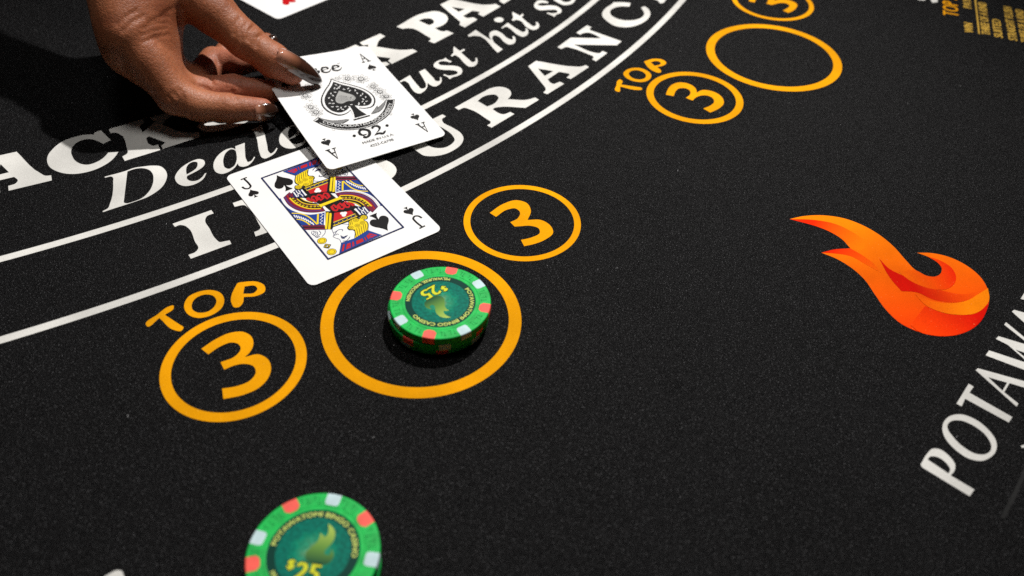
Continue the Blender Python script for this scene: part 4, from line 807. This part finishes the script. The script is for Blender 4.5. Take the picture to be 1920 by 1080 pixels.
# ------------------------------------------------------------------ the dealer's hand
HJ = {'index': [([-187.2, 349.2, 44.0], 11), ([-167.65, 338.74, 18.0], 8.8), ([-157.19, 337.87, 14.0], 7.6), ([-143.79, 340.84, 11.0], 7.0), ([-128.52, 344.75, 9.0], 5.2)], 'middle': [([-189.76, 351.94, 33.0], 11.5), ([-170.79, 350.82, 15.0], 8.4), ([-161.24, 355.73, 11.0], 7.4), ([-146.61, 359.14, 10.3], 7.4), ([-129.12, 361.01, 8.5], 6.0)], 'ring': [([-183.28, 360.88, 16.0], 8.0), ([-168.85, 369.69, 8.5], 6.6), ([-165.97, 389.1, 9.5], 6.2), ([-150.37, 385.29, 10.5], 6.0), ([-137.55, 390.7, 10.0], 5)], 'pinky': [([-181.44, 361.87, 14.0], 7.2), ([-167.87, 370.92, 7.2], 6.0), ([-162.18, 399.33, 8.5], 5.4), ([-150.16, 405.93, 10.0], 5.0), ([-141.25, 407.18, 12.0], 4.4)], 'thumb': [([-172.88, 390.19, 56.0], 14), ([-155.85, 379.2, 42.0], 10.8), ([-139.83, 371.93, 31.0], 8.8), ([-126.26, 367.8, 23.0], 8.2), ([-116.93, 365.37, 17.0], 5.6)], 'palm': [[([-187.2, 349.2, 44.0], 11.5), ([-194.91, 375.53, 64.0], 14), ([-200.44, 405.56, 80.0], 17)], [([-189.76, 351.94, 33.0], 11.5), ([-193.0, 374.56, 54.0], 15), ([-199.23, 411.28, 78.0], 18)], [([-186.95, 368.55, 22.0], 9.5), ([-188.03, 383.5, 46.0], 13), ([-196.62, 417.16, 76.0], 17)], [([-184.25, 367.0, 20.0], 8), ([-190.34, 393.04, 40.0], 11), ([-195.18, 422.91, 74.0], 15)], [([-172.88, 390.19, 56.0], 14), ([-195.41, 411.74, 78.0], 16)], [([-183.77, 376.72, 48.0], 11.5), ([-171.97, 394.43, 47.0], 9.5)], [([-187.29, 362.04, 44.0], 13), ([-182.42, 359.16, 34.0], 11), ([-177.02, 353.08, 29.0], 8)], [([-200.44, 405.56, 80.0], 17.5), ((-260, 464, 130), 20), ((-335, 533, 180), 25)]], 'crease': [([[-134.2, 374.97, 38.2], [-135.33, 368.02, 38.5], [-135.69, 364.36, 35.59]], 1.2100000000000002, 0.9900000000000001), ([[-129.91, 372.04, 35.08], [-131.55, 366.81, 35.31], [-131.97, 363.75, 32.88]], 1.2100000000000002, 0.9900000000000001), ([[-137.1, 372.16, 40.67], [-138.59, 366.94, 39.29], [-138.8, 363.9, 36.09]], 0.66, 0.8800000000000001), ([[-140.48, 372.45, 42.74], [-142.18, 367.88, 41.02], [-142.43, 364.95, 37.76]], 0.55, 0.8800000000000001), ([[-132.97, 367.67, 36.8], [-133.68, 363.94, 33.91]], 0.55, 0.8800000000000001), ([[-160.75, 347.61, 19.62], [-158.7, 349.84, 17.13], [-155.2, 350.19, 14.98]], 1.1, 1.1), ([[-144.44, 352.16, 13.48], [-138.8, 339.86, 17.05]], 0.77, 0.9900000000000001), ([[-142.3, 343.77, 17.83], [-140.16, 338.21, 17.16]], 0.66, 0.8800000000000001), ([[-164.84, 331.94, 23.89], [-162.44, 331.2, 21.2], [-163.78, 329.8, 17.05]], 0.8800000000000001, 0.9900000000000001), ([[-162.51, 333.98, 24.4], [-160.56, 332.26, 21.46], [-161.4, 330.15, 16.95]], 0.77, 0.8800000000000001), ([[-166.85, 330.74, 22.89], [-165.28, 329.75, 19.49], [-166.59, 329.63, 15.76]], 0.66, 0.8800000000000001), ([[-174.97, 349.72, 50.16], [-172.86, 355.46, 49.64], [-170.79, 362.2, 47.16]], 0.66, 0.8800000000000001), ([[-176.53, 345.46, 49.26], [-173.77, 351.17, 48.73], [-170.9, 359.13, 45.62]], 0.66, 0.8800000000000001), ([[-177.01, 343.06, 47.1], [-174.01, 348.26, 46.81], [-171.0, 356.03, 44.12]], 0.6160000000000001, 0.8800000000000001), ([[-176.47, 341.44, 44.58], [-173.24, 347.85, 44.02], [-170.25, 355.75, 41.2]], 0.6160000000000001, 0.8800000000000001), ([[-186.43, 341.08, 52.49], [-182.96, 345.01, 55.08], [-178.9, 349.71, 55.89]], 0.55, 0.8800000000000001), ([[-183.91, 339.87, 50.29], [-180.58, 344.08, 52.73], [-176.86, 349.76, 53.39]], 0.55, 0.8800000000000001), ([[-172.24, 357.6, 49.37], [-170.82, 364.04, 49.31], [-167.32, 370.11, 48.06]], 0.66, 0.9900000000000001), ([[-156.54, 358.44, 18.09], [-154.11, 352.98, 16.76]], 0.9900000000000001, 0.9900000000000001), ([[-160.98, 383.33, 15.38], [-159.8, 380.05, 12.9]], 0.77, 0.8800000000000001)], 'pink': [([-126.55, 345.4, 9.0], 8), ([-116.74, 365.24, 18.0], 9), ([-146.69, 361.17, 10.0], 14), ([-153.19, 384.81, 10.0], 14), ([-158.98, 342.74, 55.0], 10)], 'lo': [-300.0, 317.87, 0], 'hi': [-96.93, 505.0, 160.0], 'nails': [([-121.84, 361.88, 30.3], [-103.58, 368.12, 11.45], (0.12, -0.55, 1), 10.2, 0.55, 0.66, 2.2), ([-130.55, 338.59, 10.23], [-120.92, 345.23, 8.12], (0.2, -0.88, 0.22), 9.0, 0.5, 0.5, 1.0), ([-139.67, 403.13, 12.0], [-135.77, 407.4, 15.0], (0, -0.6, 0.8), 7.0)], 'sleeve': [((-272, 475, 138), 25), ((-300, 500, 156), 28), ((-335, 533, 180), 31), ((-410, 602, 230), 36), ((-560, 740, 330), 44)]}
def skin_mat():
    m, n, b = newmat('brown_skin')
    c = objcoord(n, 1.0)
    big = node(n, 'ShaderNodeTexNoise', Scale=42.0, Detail=5.0); n.links.new(c, big.inputs['Vector'])
    fine = node(n, 'ShaderNodeTexNoise', Scale=900.0, Detail=3.0); n.links.new(c, fine.inputs['Vector'])
    col = ramp(n, big.outputs[0], [(.30, (.19, .054, .022, 1)), (.50, (.31, .102, .044, 1)), (.72, (.41, .150, .070, 1))])
    at = n.nodes.new('ShaderNodeAttribute'); at.attribute_name = 'pinkness'
    col = mixc(n, col, (.50, .175, .110, 1), at.outputs['Fac'])
    col = mixc(n, col, ramp(n, fine.outputs[0], [(.3, (.80, .80, .80, 1)), (.7, (1.12, 1.12, 1.12, 1))]), 1.0, 'MULTIPLY')
    n.links.new(col, b.inputs['Base Color'])
    b.inputs['Roughness'].default_value = .50; b.inputs['Specular IOR Level'].default_value = .34
    b.inputs['Subsurface Weight'].default_value = .18; b.inputs['Subsurface Radius'].default_value = (1, .35, .2); b.inputs['Subsurface Scale'].default_value = .0022
    vor = node(n, 'ShaderNodeTexVoronoi', Scale=620.0); vor.feature = 'DISTANCE_TO_EDGE'
    nz = node(n, 'ShaderNodeTexNoise', Scale=160.0, Detail=3.0); n.links.new(c, nz.inputs['Vector'])
    mv = node(n, 'ShaderNodeVectorMath', operation='MULTIPLY_ADD'); n.links.new(nz.outputs[1], mv.inputs[0]); mv.inputs[1].default_value = (.004,)*3; n.links.new(c, mv.inputs[2])
    n.links.new(mv.outputs[0], vor.inputs['Vector'])
    st = ramp(n, vor.outputs['Distance'], [(0, (0, 0, 0, 1)), (.16, (1, 1, 1, 1))])
    b1 = node(n, 'ShaderNodeBump', Strength=.26, Distance=.0004); n.links.new(st, b1.inputs['Height'])
    b2 = node(n, 'ShaderNodeBump', Strength=.3, Distance=.0009); n.links.new(nz.outputs[0], b2.inputs['Height']); n.links.new(b1.outputs[0], b2.inputs['Normal'])
    n.links.new(b2.outputs[0], b.inputs['Normal'])
    return m
M_SKIN = skin_mat()
def round_cone(P, a, b, r1, r2):
    a = np.array(a, np.float32); b = np.array(b, np.float32); ba = b-a; l2 = float(ba@ba); rr = r1-r2; a2 = l2-rr*rr; il2 = 1/l2
    pa = P-a; y = pa@ba; z = y-l2
    x2 = ((pa*l2-y[..., None]*ba)**2).sum(-1)
    y2 = y*y*l2; z2 = z*z*l2; k = math.copysign(1, rr)*rr*rr*x2
    c1 = np.sign(z)*a2*z2 > k; c2 = np.sign(y)*a2*y2 < k
    return np.where(c1, np.sqrt(x2+z2)*il2-r2, np.where(c2, np.sqrt(x2+y2)*il2-r1, (np.sqrt(x2*a2*il2)+y*rr)*il2-r1))
def smin(a, b, k):
    h = np.maximum(k-np.abs(a-b), 0)/k
    return np.minimum(a, b)-h*h*k*.25
def chain(P, pts, k=3.0):
    d = None
    for (a, ra), (b, rb) in zip(pts[:-1], pts[1:]):
        e = round_cone(P, a, b, ra, rb); d = e if d is None else smin(d, e, k)
    return d
def seg_dist(P, a, b):
    a = np.array(a, np.float32); b = np.array(b, np.float32); ba = b-a
    t = np.clip(((P-a)@ba)/float(ba@ba), 0, 1); return np.sqrt(((P-a-t[..., None]*ba)**2).sum(-1))
def hand_sdf(P):
    palm = None
    for seg in HJ['palm']:
        e = chain(P, seg, 6.0); palm = e if palm is None else smin(palm, e, 12.0)
    d = palm
    for nm in ('thumb', 'index', 'middle', 'ring', 'pinky'):
        f = chain(P, HJ[nm], 2.2 if nm != 'thumb' else 3.0)
        blend = smin(d, f, 7.0)
        # away from the knuckle a finger only touches its neighbour, it does not melt into it
        base = np.array(HJ[nm][1][0], np.float32); far = np.clip((np.sqrt(((P-base)**2).sum(-1))-16)/10, 0, 1)
        d = blend*(1-far)+smin(d, f, .7)*far
    lo_, hi_ = P.reshape(-1, 3).min(0)-4, P.reshape(-1, 3).max(0)+4
    for pts, dep, wid in HJ['crease']:
        q = np.array(pts)
        if (q.min(0) > hi_).any() or (q.max(0) < lo_).any(): continue
        g = None
        for a, b in zip(pts[:-1], pts[1:]):
            e = seg_dist(P, a, b); g = e if g is None else np.minimum(g, e)
        d = d+dep*np.exp(-(g/wid)**2)
    return d
def surface_nets(lo, hi, h):
    n = [int(math.ceil((hi[i]-lo[i])/h))+1 for i in range(3)]
    ax = [lo[i]+h*np.arange(n[i], dtype=np.float32) for i in range(3)]
    vals = np.empty(n, np.float32); B = 14
    for i in range(0, n[0], B):                         # only blocks near the skin are sampled finely
        for j in range(0, n[1], B):
            for k in range(0, n[2], B):
                sl_ = (slice(i, min(i+B, n[0])), slice(j, min(j+B, n[1])), slice(k, min(k+B, n[2])))
                mid = np.array([[ax[0][min(i+B//2, n[0]-1)], ax[1][min(j+B//2, n[1]-1)], ax[2][min(k+B//2, n[2]-1)]]], np.float32)
                dm = float(hand_sdf(mid)[0])
                if abs(dm) > h*B*.95+3: vals[sl_] = dm; continue
                X = np.stack(np.meshgrid(ax[0][sl_[0]], ax[1][sl_[1]], ax[2][sl_[2]], indexing='ij'), -1)
                vals[sl_] = hand_sdf(X)
    s = vals < 0
    c = sum(s[i:n[0]-1+i, j:n[1]-1+j, k:n[2]-1+k].astype(np.int8) for i in (0, 1) for j in (0, 1) for k in (0, 1))
    act = (c > 0) & (c < 8); idx = -np.ones(act.shape, np.int64); cells = np.argwhere(act); idx[act] = np.arange(len(cells))
    acc = np.zeros((len(cells), 3)); cnt = np.zeros(len(cells))
    crn = [(i, j, k) for i in (0, 1) for j in (0, 1) for k in (0, 1)]
    for a in crn:
        for axis in range(3):
            if a[axis]: continue
            b = list(a); b[axis] = 1
            va = vals[cells[:, 0]+a[0], cells[:, 1]+a[1], cells[:, 2]+a[2]]; vb = vals[cells[:, 0]+b[0], cells[:, 1]+b[1], cells[:, 2]+b[2]]
            m = (va < 0) != (vb < 0); t = np.where(m, va/(np.where(m, va-vb, 1)), 0)
            q = np.array(a, float)[None].repeat(len(cells), 0); q[:, axis] += t
            acc[m] += q[m]; cnt[m] += 1
    V = (cells+acc/np.maximum(cnt, 1)[:, None])*h+np.array(lo)
    F = []
    for axis in range(3):
        u, v = (axis+1) % 3, (axis+2) % 3
        sl0 = [slice(None)]*3; sl1 = [slice(None)]*3; sl0[axis] = slice(0, -1); sl1[axis] = slice(1, None)
        A, B = s[tuple(sl0)], s[tuple(sl1)]
        e = np.argwhere(A != B); ok = np.ones(len(e), bool)
        for w in (u, v): ok &= (e[:, w] > 0) & (e[:, w] < n[w]-1)
        e = e[ok]; ins = A[tuple(e.T)]
        def cell(du, dv):
            q = e.copy(); q[:, u] -= du; q[:, v] -= dv; return idx[tuple(q.T)]
        quad = np.stack([cell(1, 1), cell(0, 1), cell(0, 0), cell(1, 0)], 1)
        quad[~ins] = quad[~ins][:, ::-1]
        F.append(quad)
    return V, np.concatenate(F)
HV, HF = surface_nets(HJ['lo'], HJ['hi'], 0.75)
me = bpy.data.meshes.new('person'); me.from_pydata((HV*S).tolist(), [], HF.tolist()); me.update()
me.polygons.foreach_set('use_smooth', [True]*len(me.polygons)); me.materials.append(M_SKIN)
pk = np.zeros(len(HV))
for q, r in HJ['pink']: pk = np.maximum(pk, np.exp(-(np.sqrt(((HV-np.array(q))**2).sum(1))/r)**2))
at = me.attributes.new('pinkness', 'FLOAT', 'POINT'); at.data.foreach_set('value', (pk*.75).astype(np.float32))
hand = bpy.data.objects.new('person', me); COL.objects.link(hand)
tag(hand, 'right hand with long dark-tipped nails pinching the ace of spades', 'person')
sm = hand.modifiers.new('soften', 'SMOOTH'); sm.factor = .5; sm.iterations = 1

def nail_mat():
    m, n, b = newmat('nail_polish')
    uv = n.nodes.new('ShaderNodeUVMap'); sx = n.nodes.new('ShaderNodeSeparateXYZ'); n.links.new(uv.outputs[0], sx.inputs[0])
    n.links.new(ramp(n, sx.outputs[0], [(.10, (.44, .19, .12, 1)), (.28, (.22, .085, .045, 1)), (.44, (.05, .018, .010, 1)), (1, (.020, .009, .006, 1))]), b.inputs['Base Color'])
    b.inputs['Roughness'].default_value = .16; b.inputs['Coat Weight'].default_value = 1; b.inputs['Coat Roughness'].default_value = .04
    return m
M_NAIL = nail_mat()
def nail(base, tip, normal, width, thick=.55, arch=.42, curve=1.2):
    """almond nail: a shell arched across its width, narrowing to a point"""
    base, tip, nv = Vector(base), Vector(tip), Vector(normal)
    t = (tip-base); L = t.length; t.normalize(); side = t.cross(nv).normalized(); nv = side.cross(t).normalized()
    nu, nw = 16, 10; V, F, UV = [], [], []
    for lay in (0, 1):
        for i in range(nu+1):
            s = i/nu
            w = width/2*(.80+.20*math.sin(min(1, s/.35)*math.pi/2)) if s < .45 else width/2*max(.05, math.sqrt(max(0, 1-((s-.45)/.56)**2)))**.85
            if s < .08: w *= .72+.28*s/.08
            for j in range(nw+1):
                a = -1+2*j/nw
                q = base+t*(L*s)+side*(w*a)+nv*(arch*width/2*(1-a*a)*(w/(width/2))**.6+curve*math.sin(s*math.pi)*.5-lay*thick)
                V.append(tuple(q)); UV.append((s, j/nw))
    k = (nu+1)*(nw+1)
    for lay in (0, 1):
        for i in range(nu):
            for j in range(nw):
                f = (lay*k+i*(nw+1)+j, lay*k+i*(nw+1)+j+1, lay*k+(i+1)*(nw+1)+j+1, lay*k+(i+1)*(nw+1)+j)
                F.append(f if lay else tuple(reversed(f)))
    rim = [(i*(nw+1), (i+1)*(nw+1)) for i in range(nu)]+[(i*(nw+1)+nw, (i+1)*(nw+1)+nw) for i in range(nu)]+[(j, j+1) for j in range(nw)]+[(nu*(nw+1)+j, nu*(nw+1)+j+1) for j in range(nw)]
    for a, b in rim: F.append((a, b, b+k, a+k))
    o = mesh_obj('nail', V, F, M_NAIL, hand, True)
    bm = bmesh.new(); bm.from_mesh(o.data); bmesh.ops.recalc_face_normals(bm, faces=bm.faces[:]); bm.to_mesh(o.data); bm.free()
    uvl = o.data.uv_layers.new(name='UVMap')
    for lp in o.data.loops: uvl.data[lp.index].uv = UV[lp.vertex_index]
    return o
for nl in HJ['nails']: nail(*nl)

# dark sleeve on the forearm, outside the picture; its shadow falls at the left
sl = HJ['sleeve']; V, F = [], []; n_ = 28
for i, (c_, r_) in enumerate(sl):
    c_ = Vector(c_); d = (Vector(sl[min(i+1, len(sl)-1)][0])-Vector(sl[max(i-1, 0)][0])).normalized(); e1 = d.cross(Vector((0, 0, 1))).normalized(); e2 = d.cross(e1)
    for j in range(n_):
        a = 2*math.pi*j/n_; rr = r_*(1+.04*math.sin(3*a+i*1.7)+.03*math.sin(5*a-i*2.3)); V.append(tuple(c_+(e1*math.cos(a)+e2*math.sin(a))*rr))
for i in range(len(sl)-1):
    for j in range(n_): F.append((i*n_+j, i*n_+(j+1) % n_, (i+1)*n_+(j+1) % n_, (i+1)*n_+j))
slv = mesh_obj('sleeve', V, F, gloss('dark_sleeve_cloth', (.012, .012, .014, 1), .85), hand, True)
so = slv.modifiers.new('thickness', 'SOLIDIFY'); so.thickness = .0015
